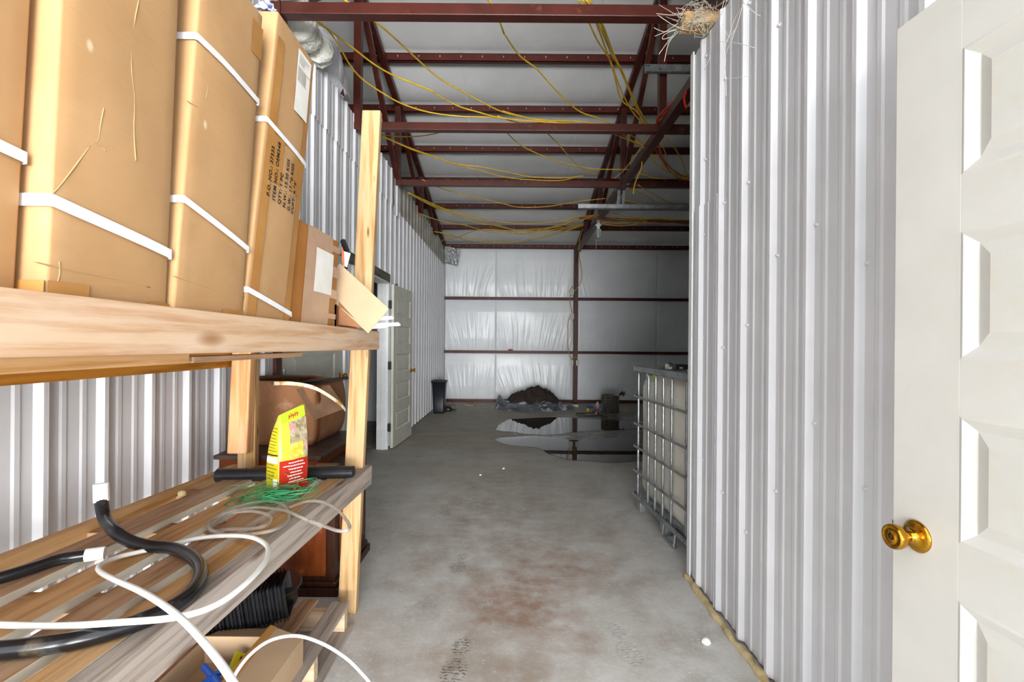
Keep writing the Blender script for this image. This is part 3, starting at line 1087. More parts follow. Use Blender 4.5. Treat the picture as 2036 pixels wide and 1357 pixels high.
# shipping label with barcode
cD.patch(rD, 0.13, 0.225, 0.660, 0.870, PAPER, 'shipping_label', out=0.018)
lb = rD.children[-1]
u = 0.137
rr = random.Random(2)
while u < 0.195:
    w = rr.choice((0.0012, 0.002, 0.003))
    cD.patch(rD, u, u + w, 0.770, 0.810, INK_G, 'bar', out=0.022, nu=1, nz_=2)
    o = rD.children[-1]
    u += w + rr.choice((0.0012, 0.0018, 0.0025))
for (za, u1) in ((0.812, 0.222), (0.766, 0.20)):
    cD.patch(rD, 0.134, u1, za, za + 0.0012, INK, 'rule', out=0.022, nz_=1)
for i in range(7):
    za = 0.855 - i * 0.005
    cD.patch(rD, 0.14, 0.14 + rr.uniform(0.03, 0.075), za, za + 0.0016, INK_G, 'print_line', out=0.022, nz_=1)
for o in [o for o in rD.children if o.name.split('.')[0] in ('bar', 'rule', 'print_line')]:
    o.parent = lb
    o.location = WL[o.name] - WL[lb.name]


def text_mesh(body, size):
    cu = bpy.data.curves.new('txt', 'FONT')
    cu.body, cu.size = body, size
    cu.space_character = 1.15
    cu.offset = 0.0007
    to = bpy.data.objects.new('txt', cu)
    COL.objects.link(to)
    bpy.context.view_layer.update()
    me = bpy.data.meshes.new_from_object(to.evaluated_get(bpy.context.evaluated_depsgraph_get()))
    bpy.data.objects.remove(to)
    vs = [v.co.copy() for v in me.vertices]
    fs = [tuple(p.vertices) for p in me.polygons]
    bpy.data.meshes.remove(me)
    return vs, fs


for txt, u, z in (('P.O. NO.: 37333', 0.052, 0.352), ('ITEM NO.: OEM248', 0.082, 0.348), ('QTY: 1 PC', 0.112, 0.346), ('N.W.: 15.20 KGS', 0.140, 0.344),
                  ('G.W.: 17.90 KGS', 0.168, 0.342), ("CUFT: 4.94'", 0.194, 0.340)):
    vs, fs = text_mesh(txt, 0.0235)
    mb = MB()
    for v in vs:       # text runs upwards
        uu, zz = u - v.y * 0.9, z + v.x * 0.80
        p = cD.pt(uu, 0, zz)
        e = (4 * (uu / cD.W) * (1 - uu / cD.W)) * (4 * (zz / cD.H) * (1 - zz / cD.H))
        k = cD.b * e * (1 + noise.noise(p * 5 + Vector((cD.seed, 0, 0))))
        mb.v.append(p + Vector((k + 0.0038, 0, 0)))
    mb.f = fs
    mb.build('printed_text', INK, rD, fix=False)
# scrap of blue and white wrapper on top of the label carton
tag(MB().grid(lambda a, b_: cD.pt(-0.004 + 0.035 * a, 0.02 + 0.05 * b_, 0.905 + 0.018 * math.sin(5 * a + 3 * b_) ** 2 + 0.004), 6, 6).build('wrapper_scrap', M('blue_white_wrapper', '#e4e6f2', 0.3, c2='#3a63b5', sc=60, c3='#c9507a', sc3=40, lo3=0.6, hi3=0.65), fix=False),
    'crumpled blue and white wrapper on top of the labelled carton', 'wrapper')

# small taped carton
cE = Carton(-0.706, 1.497, 0.392, 0.45, 0.352, 0.056, 0.0, seed=9.0, mat=CARD_D if False else M('cardboard_amber', '#b0763c', 0.6, c2='#a36a31', sc=8, bump=0.05, bsc=30), bulge=0.003)
rE = carton_thing('small carton wrapped in bands of tape with a blank white label', cE, None)
cE.patch(rE, 0.09, 0.320, 0.0, 0.352, TAPE_L, 'tape', out=0.010)
for za, zb in ((0.300, 0.325), (0.20, 0.242), (0.115, 0.150), (0.035, 0.055)):
    cE.patch(rE, 0.320, 0.40, za, zb, TAPE_L, 'tape', out=0.010)
cE.patch(rE, 0.165, 0.33, 0.125, 0.285, PAPER, 'label', out=0.016)

# open carton at the end of the shelf, one flap folded out over the beam
rF = thing('open_carton', 'open carton with a broad flap folded out over the shelf beam', 'box', (-0.95, 2.12, SHELF))
fx0, fx1, fy0, fy1, fz = -1.22, -0.725, 1.965, 2.265, 0.20
for (n_, bx) in (('wall', (fx0, fx1, fy0, fy0 + 0.006, SHELF, SHELF + fz + 0.05)), ('wall', (fx0, fx1, fy1 - 0.006, fy1, SHELF, SHELF + fz)),
                 ('wall', (fx0, fx0 + 0.006, fy0, fy1, SHELF, SHELF + fz)), ('wall', (fx1 - 0.006, fx1, fy0, fy1, SHELF, SHELF + 0.10)),
                 ('bottom', (fx0, fx1, fy0, fy1, SHELF, SHELF + 0.005))):
    MB().box(*bx).build(n_, CARD_D if n_ == 'wall' and bx[1] - bx[0] < 0.01 else CARD_L, rF)
fl = [P(675.6, 525, Y=2.05), P(773, 615.5, Y=2.08), P(732, 664, Y=2.00), P(673, 608, Y=1.93)]
fl[3] = fl[0] + fl[2] - fl[1]
nrm = (fl[1] - fl[0]).cross(fl[3] - fl[0]).normalized()
MB().slab(fl, nrm * -0.005).build('flap', CARD_L, rF, bevel=0.001)
fl2 = [P(673, 600, Y=1.97), P(722, 652, Y=2.0), P(690, 652, Y=2.02), P(673, 646, Y=1.99)]
MB().slab(fl2, (0, 0.004, 0)).build('flap', CARD_D, rF)
# leaflet and black tool poking out of it
lp = [P(679, 492, Y=2.12), P(697, 505, Y=2.12), P(689, 533, Y=2.12), P(683, 530, Y=2.12)]
lf = tag(MB().slab([P(684, 500, Y=2.12), P(697, 504, Y=2.13), P(690, 532, Y=2.11), P(682, 528, Y=2.10)], (0, 0.001, 0)).build('leaflet', PAPER), 'printed white leaflet standing in the open carton', 'leaflet')
MB().slab([P(679, 490, Y=2.115), P(684, 500, Y=2.117), P(685, 530, Y=2.098), P(680, 522, Y=2.10)], (0, 0.001, 0)).build('orange_stripe', M('orange_print', '#d9764a', 0.5), lf)
tag(MB().bar(P(681, 478, Y=2.2), P(690, 500, Y=2.18), 0.018, 0.02).bar(P(690, 500, Y=2.18), P(686, 560, Y=2.17), 0.012, 0.012).build('black_bracket', BLACK_P, bevel=0.002), 'black angled tool standing in the open carton', 'tool')
# white plastic strips sticking out past the post
PLW = M('white_plastic', '#eeeeee', 0.35, c2='#e2e2e2', sc=12)
for (pa, pb, ya, yb, lab) in (((690, 640), (781, 633), 2.25, 2.40, 'uppermost of three white plastic strips poking past the post'),
                              ((690, 650), (794, 646), 2.22, 2.40, 'longest of three white plastic strips poking past the post'),
                              ((690, 655), (766, 650), 2.20, 2.36, 'lowest and shortest of three white plastic strips by the post')):
    a, b_ = P(*pa, Y=ya), P(*pb, Y=yb)
    tag(MB().bar(a, b_, 0.02, 0.010).bar(a + Vector((0, -0.01, 0.002)), b_ + Vector((0, -0.01, 0.002)), 0.002, 0.018).build('plastic_strip', PLW), lab, 'strip', 'white plastic strips')

# ================================================================ things on the lower shelf
# black pipe lying across the far end
rP = thing('drain_pipe', 'black plastic pipe lying across the far end of lower shelf', 'pipe', (-1.05, 2.12, 0.71))
pa, pb = P(432, 946, Y=2.10), P(703, 940, Y=2.14)
MB().tube([pa, pa * 0.5 + pb * 0.5, pb], 0.0295, 20).build('pipe', BLACK_P, rP, smooth=False)
for t in (0.12, 0.5, 0.86):
    c = pa.lerp(pb, t)
    MB().tube([c - (pb - pa).normalized() * 0.05, c + (pb - pa).normalized() * 0.05], 0.0302, 20).build('ridge_band', BLACK_P, rP)

# bag of plant food
YEL = M('yellow_bag_film', '#c9bb1a', 0.35, c2='#bdae12', sc=8, bump=0.15, bsc=14, coat=0.05)
LIME = M('lime_bag_film', '#b9c43c', 0.35, c2='#aebb32', sc=6, bump=0.1, bsc=14, coat=0.05)
REDF = M('red_bag_film', '#b02718', 0.35, c2='#a32214', sc=8, bump=0.1, bsc=14, coat=0.05)
PHOTO = M('printed_picture', '#b9a78c', 0.35, c2='#6f6a48', sc=28, lo=0.4, hi=0.6, c3='#c9848a', sc3=18, lo3=0.52, hi3=0.6)
ROSE = M('printed_yellow_rose', '#e8ab2e', 0.35, c2='#f2cf63', sc=45, lo=0.4, hi=0.6)
GREENP = M('lime_green_print', '#a9c72a', 0.3)
bag_c = Vector((-0.905, 1.93, deck_z(1.93)))
rG = thing('plant_food_bag', 'yellow and red plant food bag standing on the lower shelf', 'bag', bag_c)
ang = math.radians(57)
BM = Matrix.Translation(bag_c) @ Matrix.Rotation(ang, 4, 'Z')
BH = 0.325


def bag_ring(q):
    """cross-section at height q (0-1): rounded block below, flat pinched seal above"""
    wx = 0.060 - 0.004 * q + 0.004 * math.sin(q * math.pi)
    wy = 0.040 * max(0.04, (1 - q ** 2.2)) + 0.006 * math.sin(q * math.pi)
    return wx, wy


def bag_pt(t, q, out=0.0):
    """t in [0,4): front (-y), right, back, left faces of the bag"""
    wx, wy = bag_ring(q)
    wx, wy = wx + out, wy + out
    f, a = int(t) % 4, t - int(t)
    x, y = [(-wx + 2 * wx * a, -wy), (wx, -wy + 2 * wy * a), (wx - 2 * wx * a, wy), (-wx, wy - 2 * wy * a)][f]
    bul = 0.008 * math.sin(math.pi * min(1, q * 1.15)) * math.sin(math.pi * a)
    if f == 0:
        y -= bul
    if f == 1:
        x += bul
    if f == 2:
        y += bul
    if f == 3:
        x -= bul * 0.5
    z = q * BH
    lean = 0.012 * q * q
    tilt = 0.025 * max(0, q - 0.5) * (x / 0.06)
    return BM @ Vector((x + lean, y - 0.01 * q * q, z + tilt * 1.6 + 0.003 * noise.noise(Vector((x * 30, y * 30, q * 8)))))


rings = [[bag_pt(k / 6.0, q / 14) for k in range(24)] for q in range(15)]
MB().loft(rings).build('pouch', LIME, rG, smooth=True)


def bag_patch(t0, t1, q0, q1, mat, name, out=0.0012, parent=None, n=8):
    return MB().grid(lambda a, b_: bag_pt(t0 + (t1 - t0) * a, q0 + (q1 - q0) * b_, out), n, n).build(name, mat, parent or rG, smooth=True, fix=False)


bag_patch(0.02, 0.99, 0.02, 0.40, REDF, 'red_panel')
bag_patch(3.04, 3.96, 0.02, 0.86, YEL, 'side_panel')
bag_patch(0.36, 0.985, 0.42, 0.86, PHOTO, 'picture_panel')
bag_patch(0.38, 0.80, 0.43, 0.60, ROSE, 'rose_picture', 0.002)
bag_patch(0.10, 0.97, 0.87, 0.985, GREENP, 'brand_band')
rr = random.Random(5)
for i in range(5):
    a = 0.36 + 0.075 * i
    q = 0.895 + 0.008 * (i % 2)
    bag_patch(a, a + 0.03, q, q + 0.055, REDF, 'brand_mark', 0.002, n=2)
    bag_patch(a + 0.02, a + 0.065, q + 0.022, q + 0.036, REDF, 'brand_mark', 0.0022, n=2)
for i, (t0, t1) in enumerate(((0.30, 0.80), (0.14, 0.86), (0.30, 0.80), (0.36, 0.74), (0.28, 0.80), (0.34, 0.72), (0.32, 0.84))):
    q = 0.355 - 0.038 * i
    t = t0
    while t < t1:
        w = rr.uniform(0.03, 0.09)
        bag_patch(t, min(t + w, t1), q, q + 0.013, PAPER, 'white_print', 0.002, n=2)
        t += w + 0.015
for i in range(16):
    q = 0.82 - i * 0.043
    if 0.36 < q < 0.48:
        continue
    bag_patch(3.12, 3.88 - rr.uniform(0, 0.2), q, q + 0.007, INK, 'black_print', 0.002, n=2)
bag_patch(3.06, 3.94, 0.375, 0.45, PAPER, 'white_band', 0.002)
bag_patch(3.06, 3.94, 0.465, 0.480, INK, 'black_band', 0.002)
bag_patch(3.62, 3.92, 0.05, 0.19, PAPER, 'code_box', 0.002)

# tangle of green trimmer line
GLINE = M('green_nylon_line', '#1f9a55', 0.3, c2='#56c98a', sc=12, trans=0.25, lo=0.45, hi=0.6)


def tangle(name, label, cat, centres, nloop, r, mat, seed, flat=0.25, wire=0.0011, kind=None):
    rr = random.Random(seed)
    mb = MB()
    for i in range(nloop):
        c, R = centres[i % len(centres)]
        c = Vector(c)
        ax = Vector((rr.gauss(0, flat), rr.gauss(0, flat), 1)).normalized()
        u = ax.orthogonal().normalized()
        w = ax.cross(u)
        a0, span = rr.uniform(0, 6.28), rr.uniform(3.2, 8.5)
        R1 = R * rr.uniform(0.55, 1.1)
        off = Vector((rr.gauss(0, R * 0.25), rr.gauss(0, R * 0.25), abs(rr.gauss(0, R * 0.18))))
        pts = []
        K = 26
        for k in range(K):
            a = a0 + span * k / K
            rad = R1 * (1 + 0.15 * math.sin(3 * a + i))
            p = c + off + u * math.cos(a) * rad + w * math.sin(a) * rad
            p.z = max(p.z, c.z - 0.002)
            pts.append(p)
        mb.tube(pts, wire, 4)
    return tag(mb.build(name, mat, smooth=True), label, cat, kind=kind)


zc = deck_z(1.8) + 0.006
tangle('trimmer_line', 'tangle of green nylon trimmer line in front of the bag', 'line', [((-0.875, 1.80, zc), 0.065), ((-0.85, 1.79, zc), 0.05), ((-0.94, 1.80, zc), 0.075), ((-0.83, 1.81, zc + 0.02), 0.09)], 46, 0.06, GLINE, 11)

# soft clear tubing in loose coils
CLEAR = M('clear_vinyl_tube', '#dcd6cc', 0.12, trans=0.75, c2='#e9e5de', sc=8, ior=1.2, alpha=0.85)


def shelf_path(pix, z, n=6, closed=False):
    pts = []
    for q in pix:
        px, py = q[0], q[1]
        up = q[2] if len(q) > 2 else z
        Y = 1.5
        for _ in range(4):
            p = P(px, py, Z=deck_z(Y) + up)
            Y = p.y
        pts.append(p)
    return smooth_path(pts, n, closed)


coil = [(640, 1047), (600, 1030), (570, 1017), (540, 1012), (505, 1010), (460, 1018), (425, 1033), (414, 1046), (425, 1057), (455, 1053), (500, 1052), (530, 1045), (540, 1032),
        (525, 1022), (495, 1017), (455, 1023), (425, 1040), (418, 1052), (440, 1062), (490, 1063), (540, 1056), (570, 1040), (574, 1020), (560, 1003), (530, 997), (490, 1003), (450, 1016), (420, 1036), (416, 1050), (445, 1064), (500, 1064)]
tag(MB().tube(shelf_path([(c[0], c[1], 0.008 + 0.004 * (i % 3)) for i, c in enumerate(coil)], 0.01), 0.0052, 8).build('clear_tubing', CLEAR, smooth=True), 'coil of clear vinyl tubing lying on the lower shelf', 'tubing')
arc = [(575, 1010, 0.012), (610, 998, 0.014), (640, 999, 0.02), (668, 1012, 0.03), (688, 1034, 0.035), (695, 1048, 0.04), (690, 1055, 0.04), (672, 1056, 0.035), (648, 1048, 0.022), (615, 1035, 0.012)]
tag(MB().tube(shelf_path(arc, 0.01), 0.0052, 8).build('clear_tubing', CLEAR, smooth=True), 'clear vinyl tube looping out past the front board beside the post', 'tubing')

# stiff white tube: a big loop over the shelf edge
WTUBE = M('white_poly_tube', '#efeee8', 0.35, c2='#e3e2da', sc=9, sss=0.1)
loop = [(-60, 1241, 0.02), (0, 1243, 0.024), (120, 1245, 0.034), (240, 1238, 0.048), (350, 1228, 0.058), (430, 1203, 0.058), (495, 1155, 0.06), (530, 1112, 0.055), (530, 1085, 0.045), (500, 1069, 0.03),
        (450, 1066, 0.018), (390, 1072, 0.012), (310, 1091, 0.012), (240, 1107, 0.014), (203, 1122, 0.02), (197, 1135, 0.026), (225, 1152, 0.04), (275, 1174, 0.06), (320, 1200, 0.07), (365, 1235, 0.075), (405, 1278, 0.075), (440, 1322, 0.07), (470, 1368, 0.06), (500, 1420, 0.03)]
tag(MB().tube(shelf_path(loop, 0.01), 0.0062, 8).build('white_tube', WTUBE, smooth=True), 'stiff white tube looping over the lower shelf and its front edge', 'tube')
lo2 = [P(428, 1440, Y=1.36), P(445, 1390, Y=1.40), P(470, 1338, Y=1.45), P(500, 1300, Y=1.50), P(540, 1273, Y=1.55), P(590, 1265, Y=1.60), P(640, 1280, Y=1.62), P(685, 1307, Y=1.62), P(715, 1335, Y=1.6), P(742, 1370, Y=1.55), P(765, 1440, Y=1.45)]
tag(MB().tube(smooth_path(lo2), 0.0055, 8).build('white_tube', WTUBE, smooth=True), 'white tube arching over the small open box near the floor', 'tube')

# black hose with white end caps
HOSE = M('black_rubber_hose', '#141416', 0.22, c2='#1e1e21', sc=14, c3='#544b3c', sc3=9, lo3=0.6, hi3=0.72, spec=0.6)
CAPW = M('white_pvc_cap', '#f1f1ef', 0.35, c2='#e2e1dd', sc=15)
rH = thing('black_hose', 'thick black hose with white cap standing up from the lower shelf', 'hose', (-1.1, 1.2, deck_z(1.2)))
ht = [P(202, 992, Y=1.40), P(203, 1010, Y=1.39), P(210, 1035, Y=1.37)]
hs = shelf_path([(232, 1060, 0.05), (262, 1078, 0.03), (300, 1087, 0.02), (340, 1091, 0.018), (375, 1104, 0.018), (396, 1125, 0.018), (398, 1150, 0.018), (380, 1180, 0.018), (345, 1207, 0.018), (300, 1228, 0.018), (240, 1250, 0.018), (150, 1274, 0.018), (60, 1288, 0.018), (-40, 1298, 0.018)], 0.018, 1)
path = smooth_path(ht + hs, 6)
MB().tube(path, 0.0165, 14).build('hose', HOSE, rH, smooth=True)
a, b_ = P(202, 998, Y=1.40), P(201, 962, Y=1.405)
MB().tube([a, b_], 0.0192, 20).build('end_cap', CAPW, rH)
rH2 = thing('black_hose', 'second black hose with white end lying towards the wall', 'hose', (-1.3, 1.25, deck_z(1.25)))
hp = shelf_path([(-60, 1163), (0, 1150), (60, 1132), (120, 1113), (178, 1104)], 0.018, 6)
MB().tube(hp, 0.0145, 14).build('hose', HOSE, rH2, smooth=True)
d = (hp[-1] - hp[-4]).normalized()
MB().tube([hp[-1] - d * 0.008, hp[-1] + d * 0.032], 0.0165, 18).build('end_cap', CAPW, rH2)
tag(MB().lathe([(0.006, 0), (0.014, 0.004), (0.015, 0.016), (0.008, 0.022)], Matrix.Translation(P(362, 988, Z=deck_z(1.85) + 0.001)), 9).build('foam_crumb', FOAM), 'pale foam crumb on the lower shelf near the wall', 'crumb')

# ================================================================ under the rack
pal = thing('floor_pallet', 'weathered wooden pallet on the floor under the rack', 'pallet', (-1.0, 1.7, 0))
GREYX = wood('grey_cross_block', '#b6a898', '#93857a', 'X', c3='#d6cfc6')
for (xa, xb, mat, y1) in ((-0.815, -0.735, GREYW, 2.19), (-0.955, -0.885, BROWNW, 2.21), (-1.10, -1.02, GREYW, 2.19), (-1.25, -1.16, BROWNW, 2.19)):
    MB().box(xa, xb, 1.15, y1, 0.105, 0.122).build('deck_board', mat, pal, bevel=0.002)
for (y0, y1) in ((2.13, 2.17), (1.80, 1.84), (1.2, 1.24)):
    MB().box(-1.25, -0.737, y0, y1, 0.018, 0.105).build('stringer', PALEX, pal, bevel=0.003)
for (xa, xb) in ((-0.80, -0.715), (-1.02, -0.94), (-1.25, -1.17)):
    MB().box(xa, xb, 1.15, 2.19, 0.0, 0.018).build('bottom_board', GREYW, pal, bevel=0.002)

# black tub and the stack of nested black nursery trays lying in it
TUB = M('black_tub_plastic', '#151517', 0.3, c2='#1d1d20', sc=14)
tc_ = Vector((-1.05, 2.03, 0.123))
tub = thing('planter_tub', 'round black planter tub under the stack of trays', 'tub', tc_)
MB().lathe([(0.06, 0), (0.075, 0.012), (0.09, 0.02), (0.135, 0.07), (0.142, 0.14), (0.150, 0.142), (0.150, 0.15), (0.138, 0.15), (0.130, 0.07), (0.07, 0.03), (0.0, 0.028)], Matrix.Translation(tc_) , 36, cap1=False).build('bowl', TUB, tub, smooth=True)
MB().lathe([(0.142, 0.141), (0.153, 0.142), (0.154, 0.152), (0.142, 0.152)], Matrix.Translation(tc_), 36).build('rim', TUB, tub, smooth=True)
ax0, ax1 = Vector((-1.20, 1.86, 0.24)), Vector((-0.905, 1.95, 0.285))
dirx = (ax1 - ax0).normalized()
sidey = Vector((0, 0, 1)).cross(dirx).normalized()
upz = dirx.cross(sidey)
TR = Matrix((tuple(dirx) + (0,), tuple(sidey) + (0,), tuple(upz) + (0,), (0, 0, 0, 1))).transposed()


def tray_mesh():
    mb = MB()
    rings = []

    def rr_(hw, x, ch=0.008):
        h = hw
        return [Vector((x, -h + ch, -h)), Vector((x, h - ch, -h)), Vector((x, h, -h + ch)), Vector((x, h, h - ch)), Vector((x, h - ch, h)), Vector((x, -h + ch, h)), Vector((x, -h, h - ch)), Vector((x, -h, -h + ch))]
    for hw, x in ((0.078, 0.0), (0.078, 0.003), (0.070, 0.0032), (0.058, -0.05), (0.056, -0.05), (0.069, 0.0)):
        rings.append([TR @ p for p in rr_(hw, x)])
    mb.loft(rings[:4], False, True)
    mb.loft(rings[1:2] + rings[0:1] + rings[5:6], False, False)
    return mb


N_TR = 24
t0_ = None
for i in range(N_TR):
    c = ax0.lerp(ax1, i / (N_TR - 1))
    if t0_ is None:
        t0_ = tray_mesh().build('nursery_tray', TUB, origin=(0, 0, 0))
        o = t0_
    else:
        o = t0_.copy()
        COL.objects.link(o)
    o.location = c
    j = RNG.uniform(-0.05, 0.05)
    o.rotation_euler = (j * 0.6, j * 0.4, j * 0.3)
    tag(o, 'thin square black nursery tray nested in the stack above the tub', 'tray', 'nested black nursery trays')
o['label'] = 'square black nursery tray at the right end of the nested stack'

# small open box with bits and bobs
bxr = thing('open_box', 'small open cardboard box near the floor, brown tape on its flap', 'box', (-0.95, 1.6, 0.122))
MB().box(-0.765, -0.760, 1.40, 1.76, 0.122, 0.225).build('wall', CARD_L, bxr)
MB().box(-1.125, -1.12, 1.40, 1.76, 0.122, 0.215).build('wall', CARD_L, bxr)
MB().box(-1.12, -0.765, 1.755, 1.76, 0.122, 0.225).build('wall', CARD_L, bxr)
MB().box(-1.12, -0.765, 1.40, 1.405, 0.122, 0.215).build('wall', CARD_L, bxr)
MB().box(-1.12, -0.765, 1.405, 1.755, 0.122, 0.127).build('bottom', CARD_L, bxr)
fp = [Vector((-0.762, 1.405, 0.226)), Vector((-0.762, 1.755, 0.226)), Vector((-0.885, 1.765, 0.262)), Vector((-0.885, 1.415, 0.262))]
MB().slab(fp, (0, 0, -0.004)).build('flap', CARD_L, bxr)
tp = [Vector((-0.858, 1.408, 0.2555)), Vector((-0.858, 1.763, 0.2555)), Vector((-0.884, 1.765, 0.2632)), Vector((-0.884, 1.414, 0.2632))]
MB().slab(tp, (0, 0, 0.0008)).build('tape', TAPE, bxr)
MB().slab([Vector((-0.895, 1.757, 0.224)), Vector((-1.115, 1.757, 0.224)), Vector((-1.10, 1.84, 0.205)), Vector((-0.90, 1.84, 0.205))], (0, 0, -0.004)).build('flap', CARD_L, bxr)
MB().slab([Vector((-1.122, 1.41, 0.214)), Vector((-1.122, 1.75, 0.214)), Vector((-1.20, 1.76, 0.19)), Vector((-1.20, 1.42, 0.19))], (0, 0, -0.004)).build('flap', CARD_D, bxr)
BLUEP = M('blue_plastic', '#2b5fc4', 0.35)
rr = random.Random(9)
zi = 0.128
sprk = thing('sprinkler_head', 'blue plastic fitting lying in the small open box', 'fitting', (-0.99, 1.62, zi))
MB().tube([(-1.06, 1.66, zi + 0.05), (-0.93, 1.55, zi + 0.06)], 0.012, 10).build('stem', BLUEP, sprk)
MB().tube([(-1.01, 1.56, zi + 0.055), (-0.97, 1.65, zi + 0.06)], 0.010, 10).build('arm', BLUEP, sprk)
MB().lathe([(0.02, 0), (0.024, 0.004), (0.024, 0.012), (0.012, 0.02)], Matrix.Translation((-0.93, 1.55, zi + 0.05)), 14).build('cap', BLUEP, sprk)
pk = thing('seed_packet', 'yellow packet with black print in the small open box', 'packet', (-0.90, 1.62, zi))
MB().obox(Matrix.Translation((-0.925, 1.66, zi + 0.045)) @ Matrix.Rotation(0.5, 4, 'Y') @ Matrix.Rotation(0.3, 4, 'Z'), 0.09, 0.12, 0.012).build('sleeve', YEL, pk, bevel=0.002)
for i in range(3):
    MB().obox(Matrix.Translation((-0.925, 1.66, zi + 0.045)) @ Matrix.Rotation(0.5, 4, 'Y') @ Matrix.Rotation(0.3, 4, 'Z') @ Matrix.Translation((-0.02 + i * 0.02, 0, 0.0065)), 0.006, 0.08, 0.001).build('black_print', INK, pk)
tag(MB().lathe([(0.03, 0), (0.045, 0.006), (0.045, 0.018), (0.03, 0.024)], Matrix.Translation((-1.03, 1.56, zi)), 20).build('tape_roll', M('olive_yellow_plastic', '#a79a1c', 0.4, c2='#8a7f16', sc=20)), 'round olive-yellow disc lying in the small open box', 'disc')

# ---- dark wood dresser with dusty carton behind the rack
DARKW = wood('dark_stained_wood', '#3a1f14', '#29150d', 'Z', c3='#4a3326', r=0.35)
REDW = M('red_brown_veneer', '#7a3a12', 0.35, c2='#5f2a0b', sc=2, st=(9, 1, 3), c3='#8f5226', sc3=12, lo3=0.6, hi3=0.75)
DUSTW = M('dusty_dark_top', '#3d2a22', 0.5, c2='#54423a', sc=6, st=(1, 4, 1))
dr = thing('wooden_dresser', 'dark stained wooden dresser standing behind the rack', 'dresser', (-1.19, 2.73, 0))
MB().box(-1.50, -0.91, 2.475, 3.0, 0.07, 0.64).build('body', DARKW, dr, bevel=0.004)
MB().box(-1.47, -0.955, 2.468, 2.476, 0.10, 0.62).build('front_panel', REDW, dr, bevel=0.002)
MB().box(-0.91, -0.903, 2.54, 2.94, 0.14, 0.58).build('side_panel', REDW, dr, bevel=0.003)
MB().box(-1.505, -0.885, 2.45, 3.02, 0.0, 0.045).build('base_moulding', DARKW, dr, bevel=0.006)
MB().box(-1.50, -0.897, 2.46, 3.01, 0.045, 0.075).build('base_moulding', DARKW, dr, bevel=0.01)
MB().box(-1.505, -0.885, 2.45, 3.02, 0.64, 0.662).build('desk_top', DUSTW, dr, bevel=0.005)
MB().box(-1.49, -0.985, 2.44, 3.10, 0.662, 0.712).build('upper_chest', REDW, dr, bevel=0.003)
MB().box(-1.505, -0.962, 2.41, 3.12, 0.712, 0.735).build('top', DUSTW, dr, bevel=0.006)

dc = thing('dusty_carton', 'bulging dusty brown carton sitting on the dark dresser', 'box', (-1.3, 2.86, 0.735))
cz0, cz1 = 0.736, 1.095


def dcp(t, q):
    """rounded, slumped carton outline; t walks round it, q goes up"""
    hw, hd = 0.200 + 0.02 * math.sin(q * 3.0), 0.235 + 0.02 * math.sin(q * 3.0)
    a = t * 2 * math.pi
    e = 0.13
    cx_ = math.copysign(abs(math.cos(a)) ** e, math.cos(a))
    sy_ = math.copysign(abs(math.sin(a)) ** e, math.sin(a))
    x, y = hw * cx_, hd * sy_
    if q < 0.15:
        k = 0.93 + 0.07 * math.sqrt(q / 0.15)
        x, y = x * k, y * k
    n = noise.noise(Vector((x * 4, y * 4, q * 2)))
    top = cz0 + (cz1 - cz0) * q - 0.10 * max(0, x - 0.06) * q * q * 2
    return Vector((-1.29 + x * (1 + 0.03 * n), 2.865 + y * (1 + 0.03 * n), top))


rings = [[dcp(k / 48, q / 12) for k in range(48)] for q in range(13)]
rings += [[dcp(k / 48, 1.0) * 0.98 + Vector((-1.29, 2.865, cz1)) * 0.02 for k in range(48)], [dcp(k / 48, 0.8) * 0.96 + Vector((-1.29, 2.865, cz0 + 0.2)) * 0.04 for k in range(48)], [dcp(k / 48, 0.5) * 0.9 + Vector((-1.29, 2.865, cz0)) * 0.1 for k in range(48)]]
MB().loft(rings).build('body', CARD_D, dc, smooth=True)
for a0 in (0.955,):
    MB().grid(lambda a, b_: dcp(a0 + 0.03 * a, b_ * 0.97) * 1.0 + Vector((0.006, -0.003, 0)), 4, 12).build('tape', M('dark_tape', '#7a3d0e', 0.25), dc, smooth=True, fix=False)
f1 = [P(589, 775, Y=2.585), P(655, 766, Y=2.78), P(688, 812, Y=2.78), P(624, 836, Y=2.56)]
nrm = (f1[1] - f1[0]).cross(f1[3] - f1[0]).normalized()
DUSTC = M('dusty_flap', '#8a6a50', 0.85, c2='#785a42', sc=10, bump=0.05, bsc=40)
MB().slab(f1, nrm * 0.005).build('flap', DUSTC, dc)
f2 = [P(460, 752, Y=3.05), P(552, 745, Y=3.1), P(632, 752, Y=3.1), P(630, 762, Y=2.9), P(560, 764, Y=2.68), P(462, 770, Y=2.68)]
MB().slab([Vector((-1.495, 2.76, 1.11)), P(555, 746, Y=3.08), P(632, 750, Y=3.1), P(640, 772, Y=3.08), P(560, 772, Y=3.06), Vector((-1.495, 2.74, 1.03))], (0, 0.005, 0)).build('flap', CARD_D, dc)
a, b_ = P(592, 763, Y=2.82), P(690, 752, Y=2.58)
tag(MB().tube([a, b_], 0.0095, 12).build('black_rod', BLACK_P), 'black rod resting on top of the dusty carton', 'rod')
st_ = [P(545, 763, Y=2.57), P(580, 763, Y=2.56), P(620, 770, Y=2.56), P(650, 785, Y=2.60), P(675, 803, Y=2.66), P(687, 816, Y=2.70)]
sm = smooth_path(st_, 6)
mb = MB()
mb.loft([[p + Vector((0.0, -0.001, -0.010)), p + Vector((0.0, -0.001, 0.010)), p + Vector((0, 0.002, 0.010)), p + Vector((0, 0.002, -0.010))] for p in sm])
tag(mb.build('plastic_band', M('stained_white_band', '#d8cdb4', 0.5, c2='#b58a3a', sc=14, lo=0.52, hi=0.62)), 'curved stained white band hanging over the dusty carton', 'band')

